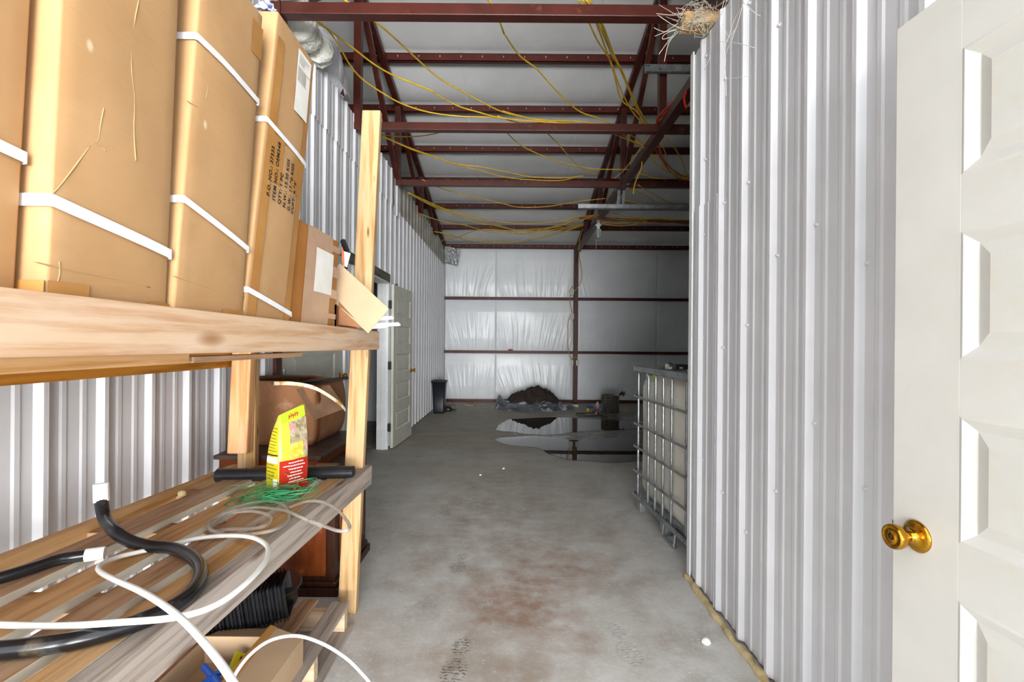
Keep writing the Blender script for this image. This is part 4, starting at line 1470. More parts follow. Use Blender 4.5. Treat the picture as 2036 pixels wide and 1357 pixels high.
# ================================================================ caged liquid tote by the partition corner
TANK = M('hdpe_tank', '#d9d6cb', 0.45, c2='#cfcbbd', sc=3, c3='#b9ab8c', sc3=2.5, lo3=0.55, hi3=0.85, sss=0.3)
DIRTY_GALV = M('dull_galvanised_tube', '#aeb2b5', 0.35, m=0.8, c2='#8d9092', sc=16, c3='#6f6f6d', sc3=30, lo3=0.62, hi3=0.75)
IO, IA = Vector((1.072, 2.80, 0)), Vector((-0.088, 1.0, 0)).normalized()
IB = Vector((IA.y, -IA.x, 0))
IL, IW = 1.02, 1.18


def I(u, v, z):
    return IO + IA * u + IB * v + Vector((0, 0, z))


ibc = thing('liquid_tote', 'caged liquid tote with cream plastic tank beside the right partition', 'tote', I(IL / 2, IW / 2, 0))


def tank_ring(z, ins):
    pts = []
    n = 96
    hw, hd, e = IL / 2 - 0.022 - ins, IW / 2 - 0.022 - ins, 0.16
    for k in range(n):
        a = 2 * math.pi * k / n
        cu, su = math.copysign(abs(math.cos(a)) ** e, math.cos(a)), math.copysign(abs(math.sin(a)) ** e, math.sin(a))
        u, v = hw * cu, hd * su
        # moulded vertical flutes
        g = 0.0
        if abs(cu) > abs(su) * 0.98:
            g = 0.012 * max(0, math.cos(v / hd * math.pi * 3.0)) ** 2
            u -= math.copysign(g, cu)
        else:
            g = 0.014 * max(0, math.cos(u / hw * math.pi * 2.5)) ** 2
            v -= math.copysign(g, su)
        pts.append(I(IL / 2 + u, IW / 2 + v, z))
    return pts


MB().loft([tank_ring(z, i) for z, i in ((0.15, 0.04), (0.17, 0.015), (0.22, 0.0), (0.40, 0.0), (0.62, 0.003), (0.85, 0.0), (0.98, 0.0), (1.03, 0.012), (1.065, 0.04), (1.085, 0.09), (1.09, 0.2))]).build('tank', TANK, ibc, smooth=True)
MB().lathe([(0.10, 1.085), (0.10, 1.11), (0.085, 1.115), (0.085, 1.125), (0.02, 1.128)], Matrix.Translation((I(IL / 2, IW / 2, 0).x, I(IL / 2, IW / 2, 0).y, 0)), 24).build('lid', BLACK_P, ibc)


def ring_path(z, o=0.0, r=0.06):
    pts = []
    for (cu, cv, a0) in ((IL - r + o, r - o, -90), (IL - r + o, IW - r + o, 0), (r - o, IW - r + o, 90), (r - o, r - o, 180)):
        for k in range(5):
            a = math.radians(a0 + 90 * k / 4)
            pts.append(I(cu + r * math.cos(a), cv + r * math.sin(a), z))
    return pts


for z in (0.904, 0.689, 0.51, 0.319):
    MB().tube(ring_path(z, 0.012), 0.009, 8, closed=True).build('cage_ring', DIRTY_GALV, ibc, smooth=True)
MB().loft([[p + Vector((0, 0, dz)) for p in ring_path(z_, o_)] for (z_, o_, dz) in ((1.10, 0.016, 0), (1.105, 0.020, 0), (1.14, 0.020, 0), (1.142, 0.0, 0), (1.105, -0.002, 0), (1.10, 0.016, 0))], False, False).build('top_rim', DIRTY_GALV, ibc)
MB().tube(ring_path(0.128, 0.014), 0.014, 8, closed=True).build('base_rail', DIRTY_GALV, ibc, smooth=True)
bars = [(u, 0.0) for u in (0.11, 0.327, 0.465, 0.60, 0.735, 0.945)]
bars += [(u, IW) for u in (0.11, 0.465, 0.945)]
bars += [(uu, v) for uu in (0.0, IL) for v in (0.1, 0.3, 0.5, 0.7, 0.9, 1.08)]
b0 = None
for (u, v) in bars:
    du = 0.006 if u == 0 else (-0.006 if u == IL else 0)
    dv = 0.006 if v == 0 else (-0.006 if v == IW else 0)
    if b0 is None:
        pts, rad = [], []
        zz = 0.12
        while zz <= 1.12:
            near = min(abs(zz - q) for q in (0.904, 0.689, 0.51, 0.319, 0.128, 1.10))
            rad.append(0.0095 if near > 0.02 else 0.0065)
            pts.append(I(u, v + dv, zz))
            zz += 0.02
        b0 = MB().tube(pts, rad, 8).build('cage_bar', DIRTY_GALV, ibc, smooth=True)
        w0 = I(u, v + dv, 0)
    else:
        clone(b0, I(u + du, v + dv, 0) - w0, ibc)
MB().hexa([I(0.02, 0.02, 0.135), I(IL - 0.02, 0.02, 0.135), I(IL - 0.02, IW - 0.02, 0.135), I(0.02, IW - 0.02, 0.135), I(0.02, 0.02, 0.155), I(IL - 0.02, 0.02, 0.155), I(IL - 0.02, IW - 0.02, 0.155), I(0.02, IW - 0.02, 0.155)]).build('base_plate', GALV, ibc)
for v in (0.02, IW / 2, IW - 0.1):
    for u in (0.02, 0.46, IL - 0.09):
        MB().hexa([I(u, v, 0), I(u + 0.07, v, 0), I(u + 0.07, v + 0.08, 0), I(u, v + 0.08, 0), I(u - 0.005, v - 0.005, 0.135), I(u + 0.075, v - 0.005, 0.135), I(u + 0.075, v + 0.085, 0.135), I(u - 0.005, v + 0.085, 0.135)]).build('foot', GALV, ibc, bevel=0.004)
MB().tube([I(0.26, 0.01, 0.125), I(0.26, 0.0, 0.02), I(0.44, 0.0, 0.02), I(0.44, 0.01, 0.125)], 0.010, 8).build('base_loop', DIRTY_GALV, ibc)
MB().box(I(0.5, 0.2, 0).x, I(0.5, 0.9, 0).x, 3.0, 3.35, 1.128, 1.142).build('top_strut', DIRTY_GALV, ibc)
# green strip caught between tank and rim
a, b_ = P(1306, 742, Y=3.50), P(1298, 754, Y=3.55)
tag(MB().bar(a, b_, 0.004, 0.022).build('green_strip', M('lime_plastic', '#9fc52a', 0.4), bevel=0.002), 'short lime green strip tucked under the tote rim', 'strip')
# odds and ends on top of the tote
tb = thing('tool_case', 'low black case with a pale sticker on top of the tote', 'case', P(1350, 729, Y=3.25))
c = P(1350, 730, Y=3.3)
MB().box(c.x - 0.045, c.x + 0.05, 3.25, 3.4, 1.145, 1.178).build('case', BLACK_P, tb, bevel=0.004)
MB().box(c.x - 0.015, c.x + 0.008, 3.248, 3.251, 1.150, 1.160).build('sticker', INK_G, tb)
sb = thing('spray_bottle', 'small pale bottle with black trigger on top of the tote', 'bottle', (c.x - 0.075, 3.3, 1.143))
MB().lathe([(0.012, 0), (0.016, 0.004), (0.016, 0.030), (0.008, 0.038)], Matrix.Translation((c.x - 0.078, 3.31, 1.143)), 14).build('bottle', M('murky_bottle', '#8f8b7c', 0.4), sb)
MB().bar((c.x - 0.072, 3.31, 1.186), (c.x - 0.045, 3.31, 1.178), 0.014, 0.012).build('trigger', BLACK_P, sb)
MB().box(c.x - 0.078, c.x - 0.052, 3.285, 3.293, 1.143, 1.160).build('label', INK_G, sb)
tag(MB().box(1.16, 1.55, 2.87, 3.05, 1.143, 1.158).build('board_offcut', BROWNX), 'thin brown board lying on the near end of the tote', 'board')

# ================================================================ puddles
WATER = M('dirty_water', '#1d1912', 0.015, c2='#2a241a', sc=4, spec=0.5, ior=1.4, bump=0.012, bsc=5, dist=0.01)


def crop_pts(pts, ox, oy, s):
    return [(ox + x * s, oy + y * s) for x, y in pts]


def puddle(pts, label):
    ring = smooth_path([P(x, y, Z=0.003) for x, y in crop_pts(pts, 960, 680, 0.2161)], 5, True)
    rr = random.Random(len(pts))
    ring = [p + Vector((0.04 * noise.noise(p * 3.1), 0.06 * noise.noise(p * 2.7 + Vector((5, 0, 0))), 0)) for p in ring]
    cen = sum(ring, Vector()) / len(ring)
    low = [p + (p - cen).normalized() * 0.006 - Vector((0, 0, 0.0028)) for p in ring]
    mb = MB()
    mb.poly(ring)
    n = len(ring)
    b = len(mb.v)
    mb.v += low
    for i in range(n):
        j = (i + 1) % n
        mb.f.append((i, b + i, b + j, j))
    o = mb.build('puddle', WATER, fix=False)
    return tag(o, label, 'puddle', 'puddles on the concrete')


puddle([(115, 800), (230, 720), (330, 707), (560, 697), (760, 697), (960, 715), (1200, 722), (1420, 735), (1620, 745), (1620, 800), (1420, 800), (1200, 812), (950, 818), (820, 832), (700, 850), (420, 855), (300, 835), (150, 815)],
       'far puddle in front of the tarp heap, reflecting the back wall')
puddle([(125, 905), (170, 885), (300, 875), (520, 868), (700, 885), (820, 905), (1000, 900), (1250, 882), (1420, 880), (1650, 880), (1650, 1075), (1420, 1098), (1200, 1105), (1000, 1095), (800, 1085), (640, 1045), (540, 985), (430, 965), (300, 960), (170, 935)],
       'near puddle reflecting the red column, reaching behind the tote')

# ================================================================ along the back wall
# black bin
bc = Vector((-1.36, 9.0, 0))
bn = thing('waste_bin', 'black plastic waste bin in the far left corner', 'bin', bc)


def rrect(cx_, cy_, hx, hy, z, e=0.3, n=32):
    return [Vector((cx_ + hx * math.copysign(abs(math.cos(2 * math.pi * k / n)) ** e, math.cos(2 * math.pi * k / n)), cy_ + hy * math.copysign(abs(math.sin(2 * math.pi * k / n)) ** e, math.sin(2 * math.pi * k / n)), z)) for k in range(n)]


BINB = M('black_bin_plastic', '#17181d', 0.4, c2='#20222a', sc=9, c3='#77777a', sc3=22, lo3=0.75, hi3=0.82)
MB().loft([rrect(bc.x, bc.y, 0.098, 0.09, 0.0), rrect(bc.x, bc.y, 0.10, 0.092, 0.03), rrect(bc.x, bc.y, 0.13, 0.125, 0.585), rrect(bc.x, bc.y, 0.124, 0.119, 0.585), rrect(bc.x, bc.y, 0.095, 0.088, 0.04)]).build('body', BINB, bn, smooth=True)
MB().loft([rrect(bc.x, bc.y, 0.131, 0.126, 0.575), rrect(bc.x, bc.y, 0.148, 0.142, 0.585), rrect(bc.x, bc.y, 0.148, 0.142, 0.602), rrect(bc.x, bc.y, 0.124, 0.119, 0.606)], True, False).build('rim', BINB, bn, smooth=True)
MB().grid(lambda a, b_: (bc.x - 0.13 + 0.26 * a, bc.y - 0.12 + 0.24 * b_, 0.60 + 0.03 * math.sin(math.pi * b_) * (0.6 + 0.4 * math.sin(3 * a))), 10, 8).build('liner', BINB, bn, smooth=True, fix=False)
gl = P(890, 816, Z=0.02)
tag(MB().loft([[Vector((gl.x + 0.10 * s_ * math.cos(6.283 * k / 14), gl.y + 0.06 * s_ * math.sin(6.283 * k / 14), z_)) for k in range(14)] for s_, z_ in ((0.85, 0.001), (1.0, 0.03), (0.75, 0.075), (0.35, 0.10))]).tube(smooth_path([(gl.x + 0.05, gl.y, 0.05), (gl.x + 0.11, gl.y - 0.02, 0.03), (gl.x + 0.17, gl.y - 0.02, 0.028)]), 0.014, 8).build('cable_reel', BLACK_P, smooth=True),
    'small black lump with a stub of cord beside the bin', 'reel')
for (px, lab) in ((893, 'brown plank offcut by the back wall behind the bin'), (928, 'tan plank offcut by the back wall left of the tarp')):
    q = P(px + (0 if px < 900 else 6), 807, Z=0.0)
    tag(MB().obox(Matrix.Translation((q.x, q.y, 0.012)) @ Matrix.Rotation(-0.5, 4, 'Z'), 0.24, 0.09, 0.022).build('plank_offcut', BROWNX if px < 900 else ORANGEW, bevel=0.003), lab, 'plank')

# tarp heap
SILV = M('silver_grey_tarp', '#6a6f75', 0.3, c2='#36393e', sc=6, c3='#b4b9bf', sc3=5, lo3=0.55, hi3=0.62, bump=0.6, bsc=9, dist=0.04)
DKBL = M('dark_brown_blanket', '#2a221d', 0.95, c2='#3b302a', sc=9, bump=0.5, bsc=40, dist=0.01)


def heap(cx_, cy_, rx, ry, hfun, nu=64, nv=20):
    mb = MB()

    def fn(a, b_):
        th, r = a * 2 * math.pi, b_
        k = 1 + 0.10 * noise.noise(Vector((math.cos(th) * 1.5, math.sin(th) * 1.5, 4.0)))
        x, y = cx_ + rx * k * r * math.cos(th), cy_ + ry * k * r * math.sin(th)
        return (x, y, max(0.002, hfun(x, y, r)))
    return mb.grid(fn, nu, nv)


def h_tarp(x, y, r):
    q = Vector((x * 4, y * 4, 0))
    f = (1 - abs(noise.noise(q))) ** 2 * 0.10 + (1 - abs(noise.noise(q * 2.3))) ** 2 * 0.05
    h = (1 - r ** 3) * (0.05 + f)
    h += 0.20 * math.exp(-((x + 0.27) ** 2 / 0.010 + (y - 9.75) ** 2 / 0.05))
    return h * min(1, (1 - r) * 7)


def h_blk(x, y, r):
    base = 0.40 * math.exp(-((x - 0.50) ** 2 / 0.16)) + 0.24 * math.exp(-((x + 0.02) ** 2 / 0.05)) + 0.16 * math.exp(-((x - 0.9) ** 2 / 0.03))
    q = Vector((x * 5, y * 5, 7))
    lump = 0.55 * (1 - abs(noise.noise(q))) + 0.3 * (1 - abs(noise.noise(q * 2.4))) + 0.2 * noise.noise(q * 5)
    return base * (1 - r ** 3.0) * (0.45 + 0.72 * lump) + 0.02


tag(heap(0.46, 9.78, 0.86, 0.58, h_tarp, 96, 30).build('tarp', SILV, smooth=True), 'crumpled silver-grey tarp spread under the dark blanket heap', 'tarp')
tag(heap(0.45, 9.90, 0.70, 0.46, h_blk, 110, 36).build('blanket', DKBL, smooth=True), 'dark brown blanket heaped on the tarp by the back wall', 'blanket')

# stock pot
pc = P(1213, 820, Z=0.0)
pot = thing('stock_pot', 'large stainless steel stock pot by the back wall', 'pot', pc)
STEEL = M('worn_stainless', '#b5b1a8', 0.25, m=0.9, c2='#98948a', sc=5)
PT = Matrix.Translation(pc)
MB().lathe([(0.165, 0), (0.172, 0.008), (0.172, 0.325), (0.178, 0.33), (0.178, 0.336), (0.168, 0.336), (0.166, 0.02), (0.0, 0.018)], PT, 40, cap1=False).build('body', STEEL, pot, smooth=True)
for a in (-2.0, 1.1):
    d_ = Vector((math.cos(a), math.sin(a), 0))
    s_ = Vector((-d_.y, d_.x, 0))
    q = pc + d_ * 0.172 + Vector((0, 0, 0.26))
    MB().tube(smooth_path([q - s_ * 0.055, q - s_ * 0.05 + d_ * 0.035, q + s_ * 0.05 + d_ * 0.035, q + s_ * 0.055], 4), 0.007, 8).build('handle', STEEL, pot, smooth=True)
GLV = M('black_glove_rubber', '#0d0d0e', 0.6)
gv = thing('work_glove', 'black glove hooked on the right side of the stock pot', 'glove', pc + Vector((0.18, 0, 0.30)))
g0 = pc + Vector((0.178, -0.02, 0.33))
MB().tube(smooth_path([g0, g0 + Vector((0.03, 0, 0.035)), g0 + Vector((0.06, 0, 0.05))], 4), [0.02, 0.022, 0.024, 0.026, 0.028, 0.026, 0.025, 0.022, 0.02], 8).build('palm', GLV, gv, smooth=True)
for (dx, dz, L_) in ((0.06, 0.03, 1), (0.075, -0.02, 1), (0.02, -0.075, 0.9), (0.0, 0.07, 0.7), (0.05, -0.06, 0.8)):
    q = g0 + Vector((0.05, 0, 0.04))
    MB().tube(smooth_path([q, q + Vector((dx * 0.6, -0.01, dz * 0.5)), q + Vector((dx * L_, -0.01, dz * L_))], 3), 0.009, 7).build('finger', GLV, gv, smooth=True)


# clutter between tarp and pot
def at_floor(px, py):
    return P(px, py, Z=0.0)


def bottle(px, py, col, cap, h, r, label, lying=None, name='bottle'):
    q = at_floor(px, py)
    root = thing(name, label, 'bottle', q)
    m = Matrix.Translation(q)
    if lying is not None:
        m = Matrix.Translation(q + Vector((0, 0, r))) @ Matrix.Rotation(lying, 4, 'Z') @ Matrix.Rotation(math.pi / 2, 4, 'Y')
    MB().lathe([(r * 0.9, 0), (r, 0.006), (r, h * 0.72), (r * 0.45, h * 0.86), (r * 0.45, h * 0.9)], m, 16).build('body', M('plastic_' + col[1:], col, 0.35), root, smooth=True)
    MB().lathe([(r * 0.5, h * 0.88), (r * 0.5, h)], m, 14).build('cap', M('plastic_' + cap[1:], cap, 0.4), root)
    return root


bottle(1150, 811, '#c3cfb0', '#5f8a2a', 0.17, 0.03, 'pale bottle with green cap lying beside the tarp', lying=2.9)
bottle(1168, 812, '#3f6fb0', '#c3d3e6', 0.14, 0.032, 'blue plastic bottle lying behind the yellow one', lying=0.2)
bottle(1188, 814, '#c9cbcb', '#e6e6e6', 0.145, 0.038, 'translucent white bottle standing beside the stock pot')
bottle(1169, 820, '#d0a52a', '#e0c050', 0.08, 0.035, 'small yellow plastic bottle on the dark tray')
bottle(1179, 821, '#2747a0', '#6f8fd0', 0.13, 0.03, 'dark blue bottle lying on the dark tray', lying=0.1)
bottle(1187, 821, '#b53218', '#d8d0c8', 0.09, 0.032, 'red plastic bottle on the dark tray')
bottle(1196, 822, '#3a3a6a', '#e3e3ee', 0.06, 0.025, 'small dark jar with white lid by the stock pot', lying=1.0)
q = at_floor(1174, 826)
tr = thing('parts_tray', 'shallow black tray of bottles on the floor', 'tray', q)
MB().box(q.x - 0.26, q.x + 0.2, q.y - 0.12, q.y + 0.12, 0.001, 0.012).build('base', BLACK_P, tr)
MB().box(q.x - 0.26, q.x + 0.2, q.y - 0.12, q.y - 0.108, 0.012, 0.03).box(q.x - 0.26, q.x + 0.2, q.y + 0.108, q.y + 0.12, 0.012, 0.03).build('lip', BLACK_P, tr)
tag(MB().bar(Vector((q.x - 0.1, q.y - 0.09, 0.025)), Vector((q.x + 0.08, q.y - 0.10, 0.024)), 0.025, 0.02).build('wooden_stake', PALEX), 'pale wooden stake lying on the front of the black tray', 'stake')
bottle(1185.5, 825, '#d9a646', '#b06a1c', 0.05, 0.022, 'tiny amber jar at the front of the black tray')
# litter on the floor
tag(MB().lathe([(0.012, 0), (0.02, 0.006), (0.017, 0.018), (0.006, 0.026)], Matrix.Translation(P(1404, 1281, Z=0)) @ Matrix.Rotation(0.4, 4, 'Z'), 7).build('foam_lump', M('white_foam', '#eceae4', 0.8)), 'white foam lump on the floor near the right wall', 'foam')
for (px, py, lab) in ((1001, 933, 'tiny white chip on the concrete, middle of the walkway'), (955, 946, 'tiny pale chip left of the white one')):
    q = P(px, py, Z=0)
    tag(MB().obox(Matrix.Translation((q.x, q.y, 0.006)) @ Matrix.Rotation(0.6, 4, 'Z'), 0.02, 0.014, 0.011).build('chip', PAPER, bevel=0.002), lab, 'chip')

# outlets and cable on the column
YC_ = YB - 0.175
BOXW = M('outlet_white', '#d8d6cf', 0.4)


def outlet(px, py, label):
    q = P(px, py, Y=YC_)
    r_ = thing('outlet_box', label, 'outlet', q, 'outlets on the back column')
    MB().box(q.x - 0.036, q.x + 0.036, YC_ - 0.03, YC_ + (0.02 if abs(q.x - 1.41) < 0.1 else 0.1), q.z - 0.06, q.z + 0.06).build('box', BOXW, r_, bevel=0.004)
    for dz in (-0.025, 0.025):
        MB().box(q.x - 0.009, q.x + 0.009, YC_ - 0.033, YC_ - 0.029, q.z + dz - 0.010, q.z + dz + 0.010).build('socket', BLACK_MET, r_)


outlet(1137.5, 581, 'highest white outlet box on the red back column')
outlet(1137.5, 630, 'middle white outlet box on the red back column')
outlet(1136.5, 722, 'lower left white outlet box on the red back column')
outlet(1148.5, 722, 'lower right white outlet box on the red back column')
YCAB = M('yellow_cable_sheath', '#d2ac26', 0.4, c2='#bd961c', sc=12, c3='#8d6f1c', sc3=6, lo3=0.6, hi3=0.8)
OCAB = M('orange_cable_sheath', '#c23a12', 0.4, c2='#a52f10', sc=12)
BCAB = M('brown_cable_bundle', '#8a4a1c', 0.6, c2='#6a3312', sc=9, bump=0.6, bsc=40, bst=(0.2, 3, 3))
WCAB = M('white_cable_sheath', '#cfccc0', 0.4)
cab = [P(x, y, Y=YC_ - 0.02) for x, y in ((1150, 495), (1152, 512), (1157, 540), (1155, 560), (1146, 575), (1137, 582))]
tag(MB().tube(smooth_path(cab), 0.007, 6).build('yellow_cable', YCAB, smooth=True), 'yellow cable bowing beside the column top down to the highest outlet', 'cable')
tag(MB().tube(smooth_path([P(x, y, Y=YC_ - 0.02) for x, y in ((1132, 582), (1134, 575), (1138, 570), (1133, 590), (1134, 605), (1138, 622))]), 0.007, 6).build('yellow_cable', YCAB, smooth=True), 'short yellow cable between the two upper outlets', 'cable')
tag(MB().tube(smooth_path([P(x, y, Y=YC_ - 0.02) for x, y in ((1136, 626), (1130, 640), (1129, 670), (1130, 695), (1134, 711), (1137, 716))]), 0.007, 6).build('yellow_cable', YCAB, smooth=True), 'yellow cable bowing from the middle outlet to the lower left outlet', 'cable')
tag(MB().tube(smooth_path([P(x, y, Y=YC_ - 0.02) for x, y in ((1136, 716), (1139, 712), (1143, 711), (1147, 712), (1149, 716))]), 0.007, 6).build('yellow_cable', YCAB, smooth=True), 'tiny yellow cable bridging the two lower outlets', 'cable')
q = P(1015, 696, Y=YB - 0.06)
tag(MB().box(q.x - 0.05, q.x + 0.05, YB - 0.075, YB + 0.0, G1 + 0.031, G1 + 0.065).build('small_box', CARD_D), 'small brown box sitting on the lower girt', 'box')
FOIL = M('crinkled_foil', '#d5d8da', 0.22, m=0.9, c2='#b9bcbe', sc=30, bump=1.0, bsc=26, dist=0.03)
fq = [P(884, 489, Y=10.42), P(915, 496, Y=10.34), P(910, 527, Y=10.36), P(885, 521, Y=10.44)]
tag(MB().grid(lambda a, b_: fq[0].lerp(fq[1], a).lerp(fq[3].lerp(fq[2], a), b_) + Vector((0, 0.012 * noise.noise(Vector((a * 9, b_ * 9, 1))), 0)), 16, 16).grid(lambda a, b_: fq[0].lerp(fq[1], a).lerp(fq[3].lerp(fq[2], a), b_) + Vector((0, 0.02 + 0.012 * noise.noise(Vector((a * 9, b_ * 9, 1))), 0)), 16, 16).build('foil_sheet', FOIL, fix=False), 'square of crinkled foil insulation at the top left corner of back wall', 'foil')

# ================================================================ high up: channels, lamp, cables
ch = thing('strut_channel', 'galvanised channel hanging under the right truss', 'channel', P(1230, 415, Y=6.2))
a, b_ = P(1149, 411, Y=6.2), P(1372, 422, Y=6.2)
MB().box(a.x, b_.x + 1.2, 6.17, 6.175, a.z - 0.03, a.z + 0.03).box(a.x, b_.x + 1.2, 6.17, 6.22, a.z + 0.026, a.z + 0.03).box(a.x, b_.x + 1.2, 6.17, 6.22, a.z - 0.03, a.z - 0.026).build('channel', GALV, ch)
for (px, w, pyt) in ((1231, 0.035, 378), (1241, 0.03, 370)):
    p, q = P(px, pyt, Y=6.19 + (px - 1231) * 0.01), P(px - 2, 406, Y=6.19 + (px - 1231) * 0.01)
    h_ = MB().bar(p, q, w, 0.004, (0, 1, 0)).build('hanger', GALV, ch)
    hb = MB()
    for k in range(9):
        c_ = p.lerp(q, (k + 0.5) / 9)
        hb.lathe([(0.006, 0), (0.006, 0.002)], Matrix.Translation(c_ + Vector((0, -0.003, 0))) @ Matrix.Rotation(math.pi / 2, 4, 'X'), 8)
    hb.build('holes', INK, h_)
MB().bar(P(1241, 370, Y=6.3), P(1249, 366, Y=6.0), 0.03, 0.004).build('hanger_top', GALV, ch)
ch2 = thing('strut_channel', 'short galvanised channel beside the top of the right partition', 'channel', P(1320, 137, Y=4.45))
a, b_ = P(1282, 137, Y=4.50), P(1372, 140, Y=4.50)
mb = MB().box(a.x, b_.x + 0.9, 4.50, 4.505, a.z - 0.045, a.z + 0.045).box(a.x, b_.x + 0.9, 4.46, 4.505, a.z - 0.045, a.z - 0.04)
mb.build('channel', GALV, ch2)
hb = MB()
for dx, dz in ((0.015, 0.03), (0.015, -0.03), (0.04, 0.03), (0.14, 0.0)):
    hb.lathe([(0.008, 0), (0.008, 0.002)], Matrix.Translation((a.x + dx, 4.499, a.z + dz)) @ Matrix.Rotation(math.pi / 2, 4, 'X'), 8)
hb.build('bolt_holes', INK, ch2)
# lamp holder with glass jar
lq = P(1190, 447, Y=7.8)
lamp = thing('pendant_lamp', 'small white lamp holder with clear glass jar under the truss', 'lamp', lq)
LM = Matrix.Translation(lq)
MB().lathe([(0.02, 0.04), (0.02, 0.02), (0.05, 0.0), (0.052, -0.012), (0.026, -0.03), (0.022, -0.06), (0.03, -0.075)], LM, 20).build('holder', PLW, lamp, smooth=True)
GLASS = M('clear_glass', '#e9eeee', 0.05, trans=0.9, ior=1.2)
MB().lathe([(0.03, -0.07), (0.042, -0.085), (0.042, -0.235), (0.036, -0.25), (0.01, -0.252)], LM, 20).build('jar', GLASS, lamp, smooth=True)
MB().lathe([(0.014, -0.075), (0.018, -0.1), (0.018, -0.2), (0.01, -0.215)], LM, 12).build('bulb', M('frosted_bulb', '#f2f2ee', 0.4), lamp, smooth=True)
MB().tube([lq + Vector((-0.035, 0, -0.01)), lq + Vector((-0.036, 0, -0.42))], 0.0025, 5).build('pull_cord', WCAB, lamp)
MB().box(lq.x - 0.03, lq.x + 0.03, lq.y - 0.03, lq.y + 0.03, lq.z + 0.04, CH - 0.04).build('mount', GALV, lamp)


def cable(pts, ox, oy, s, z, r, mat, label, n=5, grp='yellow cables under the roof', name='yellow_cable'):
    pp = crop_pts(pts, ox, oy, s)
    w = []
    for i, (x, y) in enumerate(pp):
        if isinstance(z, tuple):
            zz = z[0] + (z[1] - z[0]) * i / (len(pp) - 1)
        else:
            zz = z
        w.append(P(x, y, Z=zz))
    return tag(MB().tube(smooth_path(w, n), r, 6).build(name, mat, smooth=True), label, 'cable', grp)


A_, B_, C_, D_, E_ = (600, 0, 0.3683), (1000, 0, 0.3685), (860, 380, 0.1473), (1220, 150, 0.199), (1120, 360, 0.1277)
cable([(30, 80), (150, 165), (290, 270), (380, 340), (480, 400), (600, 450), (700, 490), (750, 525), (850, 575), (950, 605), (1086, 640), (1250, 655), (1500, 672), (1640, 690)], *A_, 3.46, 0.0065, YCAB, 'upper of two yellow cables fanning from the near tie beam left end')
cable([(30, 80), (130, 150), (200, 245), (260, 350), (330, 430), (440, 505), (540, 560), (680, 605), (850, 628), (1050, 635), (1160, 650)], *A_, 3.46, 0.0065, YCAB, 'lower sagging one of two yellow cables from the near tie beam left end')
cable([(225, -5), (360, 92), (450, 160), (560, 260), (640, 335), (740, 420), (860, 490), (960, 545), (1086, 605), (1240, 640), (1420, 660), (1620, 690)], *A_, 3.50, 0.006, YCAB, 'long straight yellow cable crossing below the near tie beam, left side')
cable([(-75, -5), (30, 95), (0 + 5, 180), (90, 300), (180, 370), (260, 460), (350, 550), (420, 605), (520, 640), (610, 685)][2:], *B_, 3.50, 0.006, YCAB, 'yellow cable falling from the near tie beam centre to the second beam')
cable([(-95, -20), (-40, 60), (5, 180)], *B_, (3.50, 3.50), 0.006, YCAB, 'short yellow cable end hooked over the middle of near tie beam')
for i, pts in enumerate((
        [(405, -5), (460, 110), (510, 220), (580, 330), (630, 470), (690, 590), (740, 650), (790, 690)],
        [(445, -5), (500, 100), (560, 230), (610, 330), (660, 440), (710, 560), (750, 640), (790, 690)],
        [(425, -5), (520, 110), (580, 280), (640, 380), (700, 520), (750, 620), (800, 690)],
        [(465, -5), (535, 125), (592, 280), (655, 410), (690, 500), (730, 580), (775, 660), (800, 695)],
        [(455, 5), (505, 130), (560, 280), (600, 400), (640, 540), (720, 600), (760, 660), (795, 690)])):
    cable(pts, *B_, 3.50, 0.006, YCAB, 'yellow cable in the steep bundle left of the right truss')
cable([(430, 725), (520, 738), (640, 735), (750, 715), (810, 690), (900, 680), (990, 665)], *A_, 3.44, 0.0055, YCAB, 'short yellow cable rising from the rack post to the second tie beam')
cable([(430, 730), (560, 790), (700, 840), (830, 885), (960, 900), (1086, 925), (1240, 955), (1400, 962), (1520, 950)], *A_, 3.42, 0.0055, YCAB, 'upper yellow cable of a pair behind the rack post')
cable([(430, 735), (600, 810), (720, 850), (850, 895), (960, 920), (1086, 955), (1220, 970), (1390, 975), (1490, 955)], *A_, 3.42, 0.0055, YCAB, 'lower yellow cable of a pair behind the rack post')
cable([(10, 705), (90, 780), (200, 835), (330, 880), (480, 910), (600, 915), (680, 915)], *B_, 3.42, 0.0055, YCAB, 'yellow cable sagging from second tie beam towards the right truss')
cable([(230, 710), (310, 790), (370, 860), (430, 910), (510, 950)], *B_, 3.42, 0.0055, YCAB, 'short steep yellow cable between second and third tie beams')
cable([(-30, 625), (70, 660), (180, 665), (330, 650), (480, 665), (610, 685)], *B_, 3.47, 0.0055, YCAB, 'yellow cable lying along the top of the second tie beam')
cable([(0, 600), (150, 640), (330, 672), (480, 678)], *B_, 3.47, 0.0055, YCAB, 'second yellow cable lying along the second tie beam')
cable([(650, 970), (760, 1020), (860, 1045), (960, 1070), (1086, 1100), (1180, 1120), (1330, 1115), (1480, 1090), (1640, 1072)], *A_, 3.40, 0.006, YCAB, 'yellow cable sagging below third tie beam across the room')
FAR = 'yellow cable in the far swag above the back wall'
